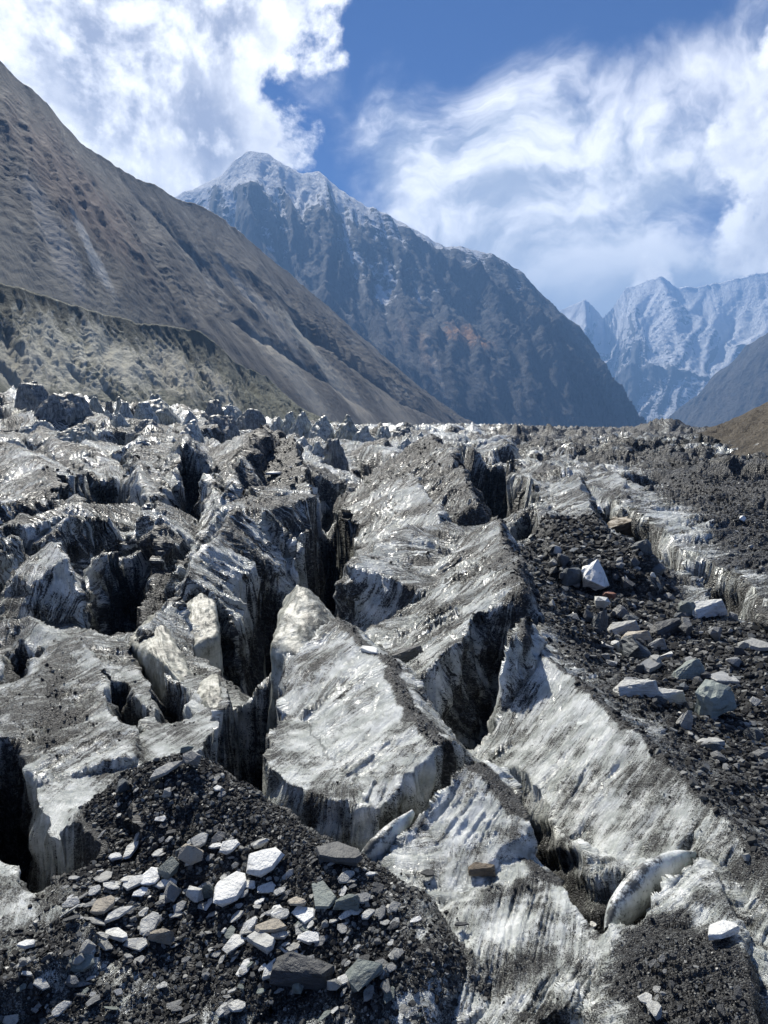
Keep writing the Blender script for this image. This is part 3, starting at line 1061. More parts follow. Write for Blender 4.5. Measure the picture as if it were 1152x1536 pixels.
O_LEFT = mountain('left_mountain', 'dark bare mountain slope with scree streaks on the left side of the valley',
         [(-900, -420, 620), (-420, -210, 760), (-160, -20, 880), (0, 95, 980), (62, 150, 1030), (130, 225, 1100), (195, 262, 1170), (262, 297, 1250), (330, 325, 1340), (400, 385, 1450), (470, 442, 1560), (560, 522, 1720), (640, 592, 1880), (745, 662, 2100), (800, 690, 2200)],
         [(-1500, 640, 160), (-800, 620, 210), (-300, 600, 330), (0, 590, 430), (100, 592, 480), (180, 598, 540), (260, 606, 600), (340, 618, 680), (420, 630, 760), (500, 640, 860), (560, 648, 960), (620, 652, 1100), (680, 656, 1300), (745, 664, 1700), (800, 691, 2150)],
         None, topw=1.0, n=460, m=300, big=.06, gul=.62, rough=.35, seed=101, prof=.93, back=(-.7, .7, 0), soft=.25,
         ridges=[([(.30, .0), (.34, .35), (.33, .62), (.42, .9)], -.05, .04), ([(.36, .25), (.47, .55), (.60, .72)], .02, .05), ([(.20, .2), (.27, .6), (.30, .95)], .02, .06),
                 ([(.55, .15), (.60, .55), (.66, .9)], .03, .04), ([(.42, .55), (.52, .80), (.62, .88)], -.05, .04)])
O_MOR = mountain('moraine_wall', 'steep grey green moraine bank fluted by gullies above the ice',
         [(-1300, 400, 150), (-500, 400, 190), (-200, 405, 225), (0, 425, 262), (60, 443, 285), (130, 465, 310), (200, 484, 340), (262, 492, 370), (300, 497, 395), (325, 517, 410), (352, 545, 430), (378, 556, 460), (400, 566, 490), (425, 590, 520), (460, 620, 560), (520, 640, 640)],
         [(-1500, 660, 90), (-500, 640, 120), (-200, 622, 150), (0, 615, 180), (60, 616, 200), (130, 618, 220), (200, 622, 240), (262, 626, 265), (300, 630, 280), (330, 632, 300), (360, 634, 320), (390, 636, 345), (420, 638, 370), (450, 642, 400), (490, 646, 450), (540, 648, 560)],
         None, n=420, m=150, gul=1.25, big=.6, rough=.5, seed=140, prof=.72, back=(-.5, .4, 0), width=42, jag=1.0, topw=.35)
O_MID = mountain('snow_capped_mountain', 'high blue grey mountain with a snowy summit in the middle of the valley',
         [(-500, 520, 5200), (-100, 420, 5000), (150, 350, 4900), (270, 293, 4800), (330, 266, 4750), (352, 240, 4700), (372, 228, 4680), (402, 231, 4650), (428, 250, 4600), (450, 260, 4560), (480, 259, 4500), (520, 294, 4420), (556, 314, 4350), (600, 333, 4280), (645, 360, 4200), (668, 372, 4150), (690, 371, 4120), (742, 384, 4020), (782, 410, 3950), (832, 464, 3850), (868, 492, 3780), (890, 525, 3720), (912, 560, 3680), (935, 605, 3640), (958, 640, 3600), (980, 665, 3560)],
         [(-500, 660, 3600), (-100, 660, 3300), (150, 660, 3100), (270, 660, 2900), (350, 660, 2750), (420, 660, 2600), (480, 660, 2500), (560, 660, 2420), (640, 660, 2400), (700, 660, 2420), (760, 660, 2480), (820, 660, 2560), (870, 660, 2680), (910, 660, 2850), (950, 662, 3150), (985, 667, 3500)],
         None, n=460, m=300, gul=1.7, rough=1.5, seed=180, prof=1.0, back=(.1, 1, 0), width=420,
         ridges=[([(.53, .02), (.62, .35), (.64, .62), (.74, .95)], .16, .05), ([(.70, .0), (.80, .3), (.84, .6), (.88, .95)], .2, .05), ([(.60, .45), (.68, .7), (.70, .95)], -.14, .04),
                 ([(.47, .05), (.50, .4), (.56, .8)], .14, .05)])
O_SNOW = mountain('snow_mountain', 'white glaciated peaks far up the valley on the right',
         [(600, 560, 9200), (760, 500, 9200), (850, 463, 9100), (878, 449, 9000), (905, 478, 9300), (920, 462, 9800), (940, 432, 10000), (968, 424, 10000), (990, 416, 9900), (1018, 432, 9900), (1048, 432, 9900), (1078, 424, 9900), (1100, 420, 9800), (1152, 408, 9700), (1250, 390, 9600), (1400, 380, 9500), (1700, 330, 9000)],
         [(600, 660, 5400), (760, 660, 5500), (850, 660, 5600), (900, 660, 5700), (950, 655, 5800), (1000, 652, 5900), (1050, 652, 6000), (1100, 655, 6000), (1152, 660, 6000), (1250, 660, 6000), (1400, 660, 6000), (1700, 660, 6000)],
         None, n=420, m=260, gul=.85, big=1.8, rough=2.6, jag=1.8, seed=230, prof=.8, back=(0, 1, 0), width=620, soft=.4,
         ridges=[([(.42, .0), (.36, .5), (.30, .95)], .24, .07), ([(.42, 0), (.52, .45), (.62, .7)], .24, .07), ([(.55, .1), (.50, .5)], -.2, .07), ([(.3, .62), (.5, .72), (.75, .66)], .18, .05), ([(.62, .05), (.7, .5)], .2, .06)])
O_BLUE = mountain('right_mountain', 'blue grey rock ridge coming down from the right edge of the valley',
         [(950, 668, 5000), (1000, 632, 4900), (1020, 612, 4850), (1052, 590, 4750), (1072, 562, 4700), (1098, 545, 4600), (1118, 520, 4550), (1152, 500, 4400), (1250, 430, 4200), (1400, 330, 3900), (1700, 200, 3500)],
         [(950, 670, 4900), (1000, 660, 4300), (1050, 660, 3900), (1100, 660, 3700), (1152, 660, 3500), (1250, 660, 3200), (1400, 660, 2900), (1700, 660, 2600)],
         None, n=240, m=170, gul=1.0, rough=1.3, seed=260, prof=.95, back=(.5, .8, 0), width=330)
O_HILL = mountain('right_bank', 'brown gravel bank rising at the right edge of the glacier',
         [(985, 668, 276), (1020, 655, 252), (1050, 645, 228), (1085, 636, 207), (1110, 624, 192), (1152, 603, 174), (1250, 560, 150), (1400, 500, 129), (1700, 400, 102)],
         [(985, 672, 240), (1010, 672, 180), (1040, 676, 138), (1075, 690, 99), (1110, 702, 81), (1152, 716, 67), (1250, 735, 54), (1400, 750, 45), (1700, 770, 37)],
         None, n=260, m=170, gul=.8, rough=2.4, seed=290, prof=.9, back=(.7, .5, 0), width=16, jag=.5)

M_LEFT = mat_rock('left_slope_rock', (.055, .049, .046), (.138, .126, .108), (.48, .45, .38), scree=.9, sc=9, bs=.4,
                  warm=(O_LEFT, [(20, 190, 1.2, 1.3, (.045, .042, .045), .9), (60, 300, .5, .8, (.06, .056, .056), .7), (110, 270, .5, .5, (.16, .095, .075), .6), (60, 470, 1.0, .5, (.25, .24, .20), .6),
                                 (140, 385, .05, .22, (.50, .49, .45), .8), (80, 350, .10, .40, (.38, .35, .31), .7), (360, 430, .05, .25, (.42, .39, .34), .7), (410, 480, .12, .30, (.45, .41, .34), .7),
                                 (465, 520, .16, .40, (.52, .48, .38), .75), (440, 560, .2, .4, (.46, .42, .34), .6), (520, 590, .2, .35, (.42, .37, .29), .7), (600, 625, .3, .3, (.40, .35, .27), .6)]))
M_MID = mat_rock('far_wall_rock', (.04, .042, .05), (.11, .11, .115), (.30, .29, .28), snow=(600, 1700, 1.0), scree=.5, sc=40,
                 warm=(O_MID, [(700, 508, .42, .30, (.46, .25, .12), .8), (640, 520, .12, .5, (.30, .22, .17), .6), (655, 550, .06, .5, (.42, .38, .34), .7), (610, 500, .1, .3, (.28, .21, .17), .5),
                               (540, 420, .05, .6, (.4, .4, .4), .6), (880, 560, .15, .3, (.26, .24, .22), .5)]))
M_SNOW = mat_rock('snow_peak_rock', (.07, .075, .09), (.16, .165, .18), (.30, .31, .33), snow=(-300, 1300, 1.4), scree=.4, sc=60)
M_BLUE = mat_rock('right_wall_rock', (.05, .05, .055), (.12, .115, .11), (.26, .25, .24), snow=(900, 1500, 1.0), scree=.4, sc=40)
M_MOR = mat_rock('moraine_gravel', (.075, .082, .066), (.165, .172, .135), (.42, .415, .34), scree=.9, sc=2.5, bs=.7,
                 warm=(O_MOR, [(150, 470, 4.5, .45, (.10, .105, .085), .75), (300, 515, 2.0, .5, (.13, .135, .11), .7), (40, 450, 2.5, .5, (.10, .105, .085), .75),
                               (170, 540, .7, 1.0, (.62, .60, .50), .7), (80, 530, .5, 1.0, (.60, .58, .48), .7), (260, 560, .7, .9, (.58, .55, .45), .7), (330, 575, .5, .8, (.55, .52, .43), .6), (30, 560, .5, .8, (.55, .53, .45), .6)]))
M_HILL = mat_rock('right_bank_gravel', (.12, .105, .085), (.24, .21, .165), (.40, .37, .31), scree=.7, sc=3)

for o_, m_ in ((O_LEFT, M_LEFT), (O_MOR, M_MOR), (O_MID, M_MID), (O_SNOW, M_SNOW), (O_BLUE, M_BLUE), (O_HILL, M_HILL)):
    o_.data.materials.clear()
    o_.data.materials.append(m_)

# ------------------------------------------------------------------ air
HAZE = 1.2e-4


def build_haze():
    bm = bmesh.new()
    bmesh.ops.create_cube(bm, size=1.0)
    me = bpy.data.meshes.new('haze')
    bm.to_mesh(me)
    bm.free()
    o = bpy.data.objects.new('haze', me)
    x0, x1, y0, y1, z0, z1 = -14800, 14800, -800, 16500, -24, 2150
    o.location = ((x0 + x1) / 2, (y0 + y1) / 2, (z0 + z1) / 2)
    o.scale = (x1 - x0, y1 - y0, z1 - z0)
    COL.objects.link(o)
    m = bpy.data.materials.new('haze')
    m.use_nodes = True
    m.node_tree.nodes.clear()
    out = m.node_tree.nodes.new('ShaderNodeOutputMaterial')
    v = m.node_tree.nodes.new('ShaderNodeVolumePrincipled')
    v.inputs['Color'].default_value = (.27, .52, 1.0, 1)
    v.inputs['Density'].default_value = HAZE
    v.inputs['Anisotropy'].default_value = 0.1
    m.node_tree.links.new(v.outputs[0], out.inputs['Volume'])
    me.materials.append(m)
    tag(o, 'thin blue haze filling the valley air', kind='stuff')


build_haze()

# ------------------------------------------------------------------ blocks and towers of clean ice
def drop_on_ice(pix):
    """where the view lines of the given photo points first meet the ice"""
    pix = np.asarray(pix, float)
    d = np.array([pix_dir(a, b) for a, b in pix])
    u, w = d[:, 0] / d[:, 1], d[:, 2] / d[:, 1]
    ys = np.exp(np.linspace(math.log(3.2), math.log(120), 420))
    X = u[:, None] * ys[None]
    Y = np.repeat(ys[None], len(u), 0)
    h = ice_height(X, Y, True)[0]
    below = (w[:, None] * ys[None]) <= h
    j = np.argmax(below, 1)
    j = np.maximum(j, 1)
    k = np.arange(len(u))
    f0 = w * ys[j - 1] - h[k, j - 1]
    f1 = w * ys[j] - h[k, j]
    t = np.clip(f0 / np.maximum(f0 - f1, 1e-6), 0, 1)
    y = ys[j - 1] + (ys[j] - ys[j - 1]) * t
    return np.stack([u * y, y, w * y], 1)


def normals_at(x, y):
    e = np.clip(y * .018, .06, 1.0)
    hx = (ice_height(x + e, y)[0] - ice_height(x - e, y)[0]) / (2 * e)
    hy = (ice_height(x, y + e)[0] - ice_height(x, y - e)[0]) / (2 * e)
    n = np.stack([-hx, -hy, np.ones_like(hx)], 1)
    n /= np.linalg.norm(n, axis=1, keepdims=True)
    return n


def mat_block(name, c0, c1, rough=.32, settle=.5):
    m, g, b = mat_base(name)
    tc = g.n.new('ShaderNodeTexCoord')
    p = tc.outputs['Object']
    big = g.noise(p, .9, 4, .55)
    fine = g.noise(p, 6.0, 5, .6)
    grit = g.noise(p, 30.0, 4, .65)
    st = g.noise(g.vec('MULTIPLY', p, (1.0, 1.0, .16)), 3.4, 6, .62)
    v = g.add(g.add(g.mul(big, .5), g.mul(st, .8)), g.mul(fine, .35))
    col = g.mix(g.sstep(v, .62, 1.0), c0, c1)
    sp = g.add(g.add(g.mul(grit, .7), g.mul(fine, .5)), g.mul(st, .35))
    geo = g.n.new('ShaderNodeNewGeometry')
    top = g.sstep(g.sep(geo.outputs['Normal'])[2], .35, .85)      # grit settles on what faces up
    sp = g.add(sp, g.mul(top, g.mul(g.sub(big, .38), settle)))
    col = g.mix(g.mul(g.sstep(sp, .80, .98), .9), col, (.04, .04, .038))
    lay = g.noise(g.vec('MULTIPLY', p, (.6, .6, 7.0)), 1.5, 5, .6)
    col = g.mix(g.sstep(lay, .5, .72, 0, .55), col, (.16, .16, .13))
    g.put(b.inputs['Base Color'], col)
    b.inputs['Roughness'].default_value = rough
    b.inputs['Specular IOR Level'].default_value = .5
    b.inputs['Subsurface Weight'].default_value = .15
    b.inputs['Subsurface Radius'].default_value = (.25, .32, .30)
    b.inputs['Subsurface Scale'].default_value = .5
    g.put(b.inputs['Normal'], g.bump(g.add(fine, g.mul(st, .8)), .6, .06))
    return m


M_PALE = mat_block('pale_clean_ice', (.56, .56, .49), (.17, .17, .13), .5)
M_SERAC = mat_block('grey_green_ice', (.66, .68, .63), (.17, .185, .17), .4)
M_DARKICE = mat_block('dirty_ice', (.34, .35, .33), (.055, .056, .055), .55)


def hull_mesh(name, pts_, cuts, amp, seed, freq=1.0, smooth=True, bevel=0.0, relax=0):
    bm = bmesh.new()
    for q in pts_:
        bm.verts.new(q)
    r = bmesh.ops.convex_hull(bm, input=bm.verts)
    loose = [v for v in bm.verts if not v.link_faces]
    bmesh.ops.delete(bm, geom=loose, context='VERTS')
    if bevel:
        bmesh.ops.bevel(bm, geom=list(bm.edges), offset=bevel, segments=2, affect='EDGES', profile=.5)
    bmesh.ops.triangulate(bm, faces=bm.faces)
    for _ in range(cuts):
        bmesh.ops.subdivide_edges(bm, edges=bm.edges, cuts=1, use_grid_fill=True)
        bmesh.ops.triangulate(bm, faces=[f for f in bm.faces if len(f.verts) > 3])
    for _ in range(relax):
        bmesh.ops.smooth_vert(bm, verts=bm.verts, factor=.5, use_axis_x=True, use_axis_y=True, use_axis_z=True)
    bm.normal_update()
    if amp:
        co = np.array([v.co for v in bm.verts])
        no = np.array([v.normal for v in bm.verts])
        a = co[:, 0] + .6 * co[:, 1]
        k = freq
        d = fbm(a * k, co[:, 2] * k * .5 + seed, 3, .5, seed) * .6 + fbm(a * k * 2.7 + 5, co[:, 2] * k * .9 - co[:, 1] * k * 1.5, 3, .55, seed + 5) * .45
        d += (ridged(co[:, 1] * k * 1.6 - a * k, co[:, 2] * k + a * k * .4, 3, .5, seed + 9) - .5) * .7
        for v, n_, dd in zip(bm.verts, no, d):
            v.co += Vector(n_) * float(dd * amp)
    bmesh.ops.recalc_face_normals(bm, faces=bm.faces)
    me = bpy.data.meshes.new(name)
    bm.to_mesh(me)
    bm.free()
    if smooth:
        me.polygons.foreach_set('use_smooth', np.ones(len(me.polygons), bool))
    return me


def ice_thing(name, label, cat, corners, mat, amp=.06, freq=1.2, cuts=4, group=None, sink=2.0, seed=0, bevel=0.0, smooth=True, relax=3, drop=True):
    base = max(corners, key=lambda c: c[1])
    yg = float(drop_on_ice([(base[0], base[1])])[0, 1]) if drop else base[2]
    q = np.array([P(c[0], c[1], c[2] + yg - base[2]) for c in corners])
    c = q.mean(0)
    c[2] = q[:, 2].min()
    loc = q - c
    low = loc.copy()
    low[:, 2] -= sink
    low[:, :2] *= 1.12
    me = hull_mesh(name, np.concatenate([loc, low]), cuts, amp, seed, freq, smooth, bevel, relax)
    me.materials.append(mat)
    o = bpy.data.objects.new(name, me)
    COL.objects.link(o)
    o.location = c
    return tag(o, label, cat, group)


ice_thing('ice_block', 'pale angular ice block with a smooth front, right of the lit spur', 'ice block',
          [(445, 874, 21.5), (462, 884, 20.9), (505, 934, 20.2), (500, 950, 19.6), (455, 985, 18.6), (405, 975, 19.0), (425, 905, 21.5), (480, 905, 22.3)], M_PALE, 0.12, 1.56, 4, seed=1)
ice_thing('ice_block', 'pale rounded ice wedge left of the angular block, half in shadow', 'ice block',
          [(350, 938, 20.2), (372, 945, 19.6), (398, 975, 19.0), (390, 985, 18.4), (345, 985, 18.6), (345, 955, 20.3)], M_PALE, 0.09, 1.92, 4, seed=2)
ice_thing('ice_wall', 'hollowed pale ice wall at the foot of the sunlit spur', 'ice wall',
          [(268, 915, 21.5), (300, 890, 22.2), (325, 905, 21.6), (328, 955, 19.8), (290, 970, 19.2), (275, 950, 20), (310, 898, 23.5)], M_PALE, 0.13, 1.44, 4, seed=3)
ice_thing('ice_fin', 'row of smooth cream ice folds leading down from the spur', 'ice fin',
          [(186, 962, 19.3), (212, 945, 20), (234, 915, 21), (262, 960, 19.0), (284, 1010, 16.6), (276, 1030, 15.6), (252, 1000, 16.4), (220, 975, 17.6)], M_PALE, 0.14, 1.7999999999999998, 4, seed=4)
ice_thing('ice_block', 'yellowish ice lump overhanging the black crevasse', 'ice block',
          [(282, 1040, 14.6), (312, 1012, 15.2), (330, 1020, 14.8), (338, 1060, 13.4), (312, 1065, 13.2), (325, 1012, 16)], M_PALE, 0.08, 2.4, 4, seed=5)
ice_thing('ice_block', 'small rubble topped ice slab between cream folds and black pit', 'ice block',
          [(300, 988, 17.2), (320, 975, 17.8), (352, 992, 17.0), (345, 1015, 16.0), (312, 1012, 16), (335, 975, 18.6)], M_DARKICE, .05, 2.0, 4, seed=6)


def ice_tongue(label, line, mat, seed, flat=.5):
    """a smooth rounded bar of bare ice following a curved line: (px, py, metres away, half width in photo points)"""
    ctr = np.array([P(a, b, c) for a, b, c, w in line])
    rad = np.array([w / 1024.0 * float(np.linalg.norm(q)) for q, (_, _, _, w) in zip(ctr, line)])
    n, k = 40, 20
    tt = np.linspace(0, len(line) - 1, n)
    idx = np.arange(len(line))

    def sm(v):
        f = np.interp(tt, idx, v)
        for _ in range(6):
            f[1:-1] = .25 * f[:-2] + .5 * f[1:-1] + .25 * f[2:]
        return f
    C = np.stack([sm(ctr[:, i]) for i in range(3)], 1)
    R = sm(rad) * np.sin(np.clip((np.arange(n) + .4) / n, 0, 1) * math.pi) ** .16
    C[:, 2] -= .35 * R
    org = C.mean(0)
    V = []
    for i in range(n):
        d = C[min(i + 1, n - 1)] - C[max(i - 1, 0)]
        d /= np.linalg.norm(d)
        s = np.cross(d, (0, 0, 1))
        s /= np.linalg.norm(s)
        u = np.cross(s, d)
        for j in range(k):
            a = 6.283185 * j / k
            r = R[i] * (1 + .10 * float(noise2(np.float32(i * .12 + seed), np.float32(math.cos(a) * .8), 33)) + .07 * float(noise2(np.float32(i * .35 + seed), np.float32(a * 1.3), 34)))
            V.append(C[i] - org + s * math.cos(a) * r * flat + u * math.sin(a) * r)
    F = [[i * k + j, i * k + (j + 1) % k, (i + 1) * k + (j + 1) % k, (i + 1) * k + j] for i in range(n - 1) for j in range(k)]
    o = mesh_from_grid_faces('ice_tongue', np.array(V), np.array(F), mat)
    o.location = org
    return tag(o, label, 'ice tongue')


M_SMOOTH = mat_block('smooth_clean_ice', (.74, .76, .74), (.34, .36, .34), .36, 2.2)
ice_tongue('smooth pale ice tongue between the two trench walls, pointing to the rubble mound',
           [(538, 1304, 7.95, 14), (554, 1284, 8.05, 23), (574, 1262, 8.2, 25), (596, 1240, 8.4, 19), (620, 1216, 8.6, 8)], M_SMOOTH, 1)
ice_tongue('glossy white ice tongue in the trench, bottom right',
           [(912, 1396, 6.65, 16), (924, 1362, 6.85, 27), (953, 1330, 7.05, 31), (990, 1302, 7.3, 27), (1020, 1285, 7.45, 17), (1044, 1280, 7.5, 8)], M_SMOOTH, 2)


# towers on the broken skyline: (px, py of the top, width, height, metres away, lean, kind, label)
SERACS = [
    (235, 588, 78, 46, 150, .1, 0, 'largest pale dome shaped ice tower on the left skyline'),
    (215, 602, 40, 34, 138, -.2, 0, 'grey ice tooth leaning against the pale skyline dome'),
    (143, 594, 30, 34, 140, 0, 0, 'pale blocky ice tower left of the thin skyline spire'),
    (163, 600, 16, 28, 141, 0, 2, 'dark narrow ice slab between two pale skyline towers'),
    (178, 596, 14, 30, 139, .05, 0, 'small pale upright ice slab beside the thin skyline spire'),
    (188, 602, 26, 32, 132, .1, 0, 'thin pointed ice spire on the left skyline'),
    (100, 588, 92, 42, 108, .3, 2, 'wide dark faced ice block with a bright right end, left skyline'),
    (48, 575, 60, 34, 118, -.2, 2, 'rubble coated ice tower at the left end of the skyline'),
    (52, 570, 22, 20, 135, .6, 2, 'slanting dark slab on the far left skyline'),
    (160, 612, 26, 24, 118, 0, 1, 'small dark green ice pyramid below the thin spire'),
    (176, 617, 34, 26, 112, .1, 1, 'broad grey ice pyramid with a dark shaded left side'),
    (222, 628, 60, 30, 104, 0, 2, 'black rubble faced ice block under the pale dome'),
    (285, 614, 30, 28, 120, .1, 1, 'grey ice stump right of the pale skyline dome'),
    (288, 630, 52, 36, 98, .25, 0, 'two sided ice peak with one black face, below the grey stump'),
    (322, 598, 38, 30, 150, 0, 2, 'dark squared ice tower on the skyline beside white snow caps'),
    (345, 605, 36, 18, 152, 0, 0, 'low white cap of ice right of the dark squared tower'),
    (330, 622, 70, 34, 112, .2, 2, 'long dark fronted ice cliff with a bright lip'),
    (378, 612, 44, 24, 140, .2, 2, 'dirty ice shoulder sloping right on the skyline'),
    (416, 622, 22, 22, 150, 0, 1, 'small rounded grey ice lump at the notch of the skyline'),
    (436, 616, 26, 30, 148, 0, 1, 'dark green ice tooth left of the tall grooved tower'),
    (455, 616, 36, 36, 145, .2, 1, 'tall grooved grey ice tower near the middle of the skyline'),
    (485, 624, 42, 32, 142, .3, 0, 'bright slanting ice tower right of the grooved tower'),
    (522, 622, 44, 40, 140, 0, 0, 'pointed bright ice peak at the middle of the skyline'),
    (546, 635, 54, 44, 100, .35, 1, 'big tilted ice wedge with a lit right side, mid skyline'),
    (576, 636, 34, 28, 142, .2, 1, 'grey ice wedge under the brown slope, mid skyline'),
    (604, 640, 44, 26, 140, 0, 2, 'flat topped dark ice block right of the mid skyline'),
    (630, 646, 30, 24, 135, .1, 1, 'small blue grey ice tower just left of the tall striped ridge'),
    (608, 655, 34, 26, 104, .2, 1, 'ice pyramid in front of the flat topped dark block'),
    (500, 656, 46, 48, 70, -.1, 2, 'dark blue ice blade in front of the mid skyline'),
    (475, 660, 30, 32, 76, 0, 0, 'small pale ice cube left of the dark blue blade'),
    (452, 652, 40, 26, 88, .1, 1, 'streaked grey ice hump behind the rubble covered block'),
    (255, 655, 58, 30, 86, .3, 0, 'bright rounded ice back above the pointed peak'),
    (120, 632, 64, 30, 92, .2, 0, 'white tilted ice slab below the wide dark faced block'),
    (60, 628, 58, 28, 96, .3, 0, 'white smooth ice ramp on the left skyline'),
    (300, 668, 40, 32, 76, .3, 1, 'leaning ice slab with a grey face above the black hollows'),
    (22, 655, 42, 30, 82, 0, 1, 'grey ice hump at the left edge of the ice field'),
    (760, 650, 30, 14, 250, 0, 1, 'tiny bluish ice tower left of the far ice field'),
    (800, 652, 26, 12, 270, .2, 1, 'tiny pale ice tooth in the far ice field, left part'),
    (842, 650, 26, 13, 280, 0, 1, 'tiny grey ice tooth in the far ice field, middle part'),
    (880, 647, 30, 16, 280, .2, 1, 'small slanted ice tower left of the dark far hill'),
    (918, 645, 30, 16, 275, 0, 1, 'bright pointed ice tower beside the dark far hill'),
]
for i, (px, py, w, h, y, lean, kind, lab) in enumerate(SERACS):
    r = random.Random(300 + i)
    top = P(px, py, y)
    m_ = y / 1024.0
    W, Hh = w * m_, h * m_
    pts_ = []
    ntop = r.choice([1, 2, 2, 3]) if kind != 2 else r.choice([2, 3, 4])
    for k in range(ntop):
        a = 6.283 * k / ntop + r.uniform(-.5, .5)
        f = r.uniform(.03, .16) if kind != 2 else r.uniform(.1, .3)
        pts_.append((math.cos(a) * W * f, math.sin(a) * W * f, Hh * r.uniform(.86, 1.0)))
    for k in range(7):
        a = 6.283 * k / 7 + r.uniform(-.3, .3)
        pts_.append((math.cos(a) * W * r.uniform(.40, .55) - lean * W * .3, math.sin(a) * W * r.uniform(.4, .6), Hh * r.uniform(.0, .35)))
    for k in range(6):
        a = 6.283 * k / 6
        pts_.append((math.cos(a) * W * .66 - lean * W * .6, math.sin(a) * W * .7, -Hh * 1.1))
    me = hull_mesh('serac', np.array(pts_), 4, Hh * .13, 400 + i * 3, 3.0 / Hh, True)
    me.materials.append((M_PALE if i % 2 == 0 else M_SERAC, M_SERAC, M_DARKICE)[kind])
    o = bpy.data.objects.new('serac', me)
    COL.objects.link(o)
    o.location = (top[0], top[1], top[2] - Hh)
    o.rotation_euler = (0, 0, 0)
    tag(o, lab, 'ice tower', 'ice towers on the broken skyline')

# ------------------------------------------------------------------ stones
def mat_stone():
    m, g, b = mat_base('slate_stone')
    oi = g.n.new('ShaderNodeObjectInfo')
    tc = g.n.new('ShaderNodeTexCoord')
    p = g.vec('ADD', tc.outputs['Object'], g.comb(g.mul(oi.outputs['Random'], 37.0), 0.0, 0.0))
    n1 = g.noise(p, 2.6, 6, .62)
    n2 = g.noise(p, 11.0, 5, .68)
    ly = g.noise(g.vec('MULTIPLY', p, (1.0, 1.0, 9.0)), 2.4, 5, .6)
    v = g.add(g.add(g.mul(n1, .6), g.mul(n2, .5)), g.mul(ly, .5))
    dark = g.vec('SCALE', oi.outputs['Color'], scale=.45)
    col = g.mix(g.sstep(v, .55, .84), dark, oi.outputs['Color'])
    g.put(b.inputs['Base Color'], col)
    g.put(b.inputs['Roughness'], g.lin(n2, .3, .7, .42, .7))
    b.inputs['Specular IOR Level'].default_value = .5
    g.put(b.inputs['Normal'], g.bump(g.add(g.add(n1, g.mul(n2, .6)), g.mul(ly, .8)), .8, .05))
    return m


M_STONE = mat_stone()
TONES = {'pale': (.60, .60, .565), 'grey': (.24, .245, .24), 'dark': (.07, .073, .075), 'tan': (.44, .39, .31), 'green': (.205, .235, .215),
         'rust': (.27, .12, .075), 'blue': (.085, .10, .11), 'brown': (.16, .125, .085), 'mid': (.40, .40, .375), 'white': (.80, .80, .765)}


def slab_mesh(seed, thick=.15, long_=1.0, wide=.62):
    r = random.Random(seed)
    n = r.randint(5, 8)
    pt = []
    for k in range(n):
        a = 6.283 * k / n + r.uniform(-.38, .38)
        f = r.uniform(.72, 1.1)
        x, y = math.cos(a) * .5 * long_ * f, math.sin(a) * .5 * wide * f
        tz = thick * (.5 + .25 * x + r.uniform(-.08, .08))
        pt.append((x * r.uniform(.84, .97), y * r.uniform(.82, .96), tz))
        pt.append((x, y, thick * r.uniform(-.1, .25)))
        if k % 2:
            pt.append((x * .9, y * .9, -thick * .5))
    return hull_mesh('slate_stone', np.array(pt), 0, 0, 0, smooth=False)


def boulder_mesh(seed, detail=0):
    r = random.Random(seed)
    pt = []
    for k in range(15):
        v = Vector((r.gauss(0, 1), r.gauss(0, 1), r.gauss(0, 1))).normalized()
        f = r.uniform(.40, .54)
        pt.append((v.x * f, v.y * f * .85, v.z * f * .8))
    if detail:
        return hull_mesh('rock', np.array(pt), detail, .075, seed, 3.6, False)
    return hull_mesh('rock', np.array(pt), 0, 0, 0, smooth=False)


SLABS = [slab_mesh(500 + i, thick=[.11, .14, .18, .09][i % 4], wide=[.40, .58, .34, .66][(i // 2) % 4]) for i in range(14)]
ROCKS = [boulder_mesh(600 + i) for i in range(14)]
BIG = [boulder_mesh(700 + i, 2) for i in range(10)]
WEDGE = [hull_mesh('rock', np.array(q), 3, .05, 60 + i, 4.5, False) for i, q in enumerate([
    [(-.5, -.2, -.3), (.45, -.3, -.3), (.5, .3, -.3), (-.4, .3, -.3), (-.35, 0, .0), (.2, -.05, .34), (.42, .1, .30), (.1, .2, .25)],
    [(-.5, -.25, -.2), (.5, -.25, -.25), (.5, .3, -.25), (-.5, .3, -.2), (-.48, -.1, .05), (.3, -.2, .28), (.5, .05, .24), (-.2, .25, .2)],
    [(-.3, -.3, -.45), (.32, -.3, -.45), (.3, .3, -.45), (-.3, .3, -.45), (-.05, -.2, .5), (.22, -.05, .42), (-.22, .05, .1), (.3, -.2, 0)],
])]
for me in SLABS + ROCKS + BIG + WEDGE:
    me.materials.append(M_STONE)


def y_near(p):
    return p[1] < 9.0


def put_stone(name, me, pos, n, size, yaw, tilt, tone, label, cat, group, sx=1, sy=1, sz=1, sink=.1, rnd=None):
    o = bpy.data.objects.new(name, me)
    COL.objects.link(o)
    q = Vector((0, 0, 1)).rotation_difference(Vector(n)) @ Matrix.Rotation(yaw, 3, 'Z').to_quaternion()
    q = q @ Matrix.Rotation(tilt[0], 3, 'X').to_quaternion() @ Matrix.Rotation(tilt[1], 3, 'Y').to_quaternion()
    o.rotation_mode = 'QUATERNION'
    o.rotation_quaternion = q
    o.scale = (size * sx, size * sy, size * sz)
    zlow = min(v.co.z for v in me.vertices) * size * sz
    o.location = Vector(pos) + Vector(n) * (-zlow * .95 - sink * size * .3 + (.035 if y_near(pos) else .0))
    c = TONES[tone]
    k = (rnd or random).uniform(.8, 1.2)
    o.color = (c[0] * k, c[1] * k, c[2] * k, 1)
    return tag(o, label, cat, group)


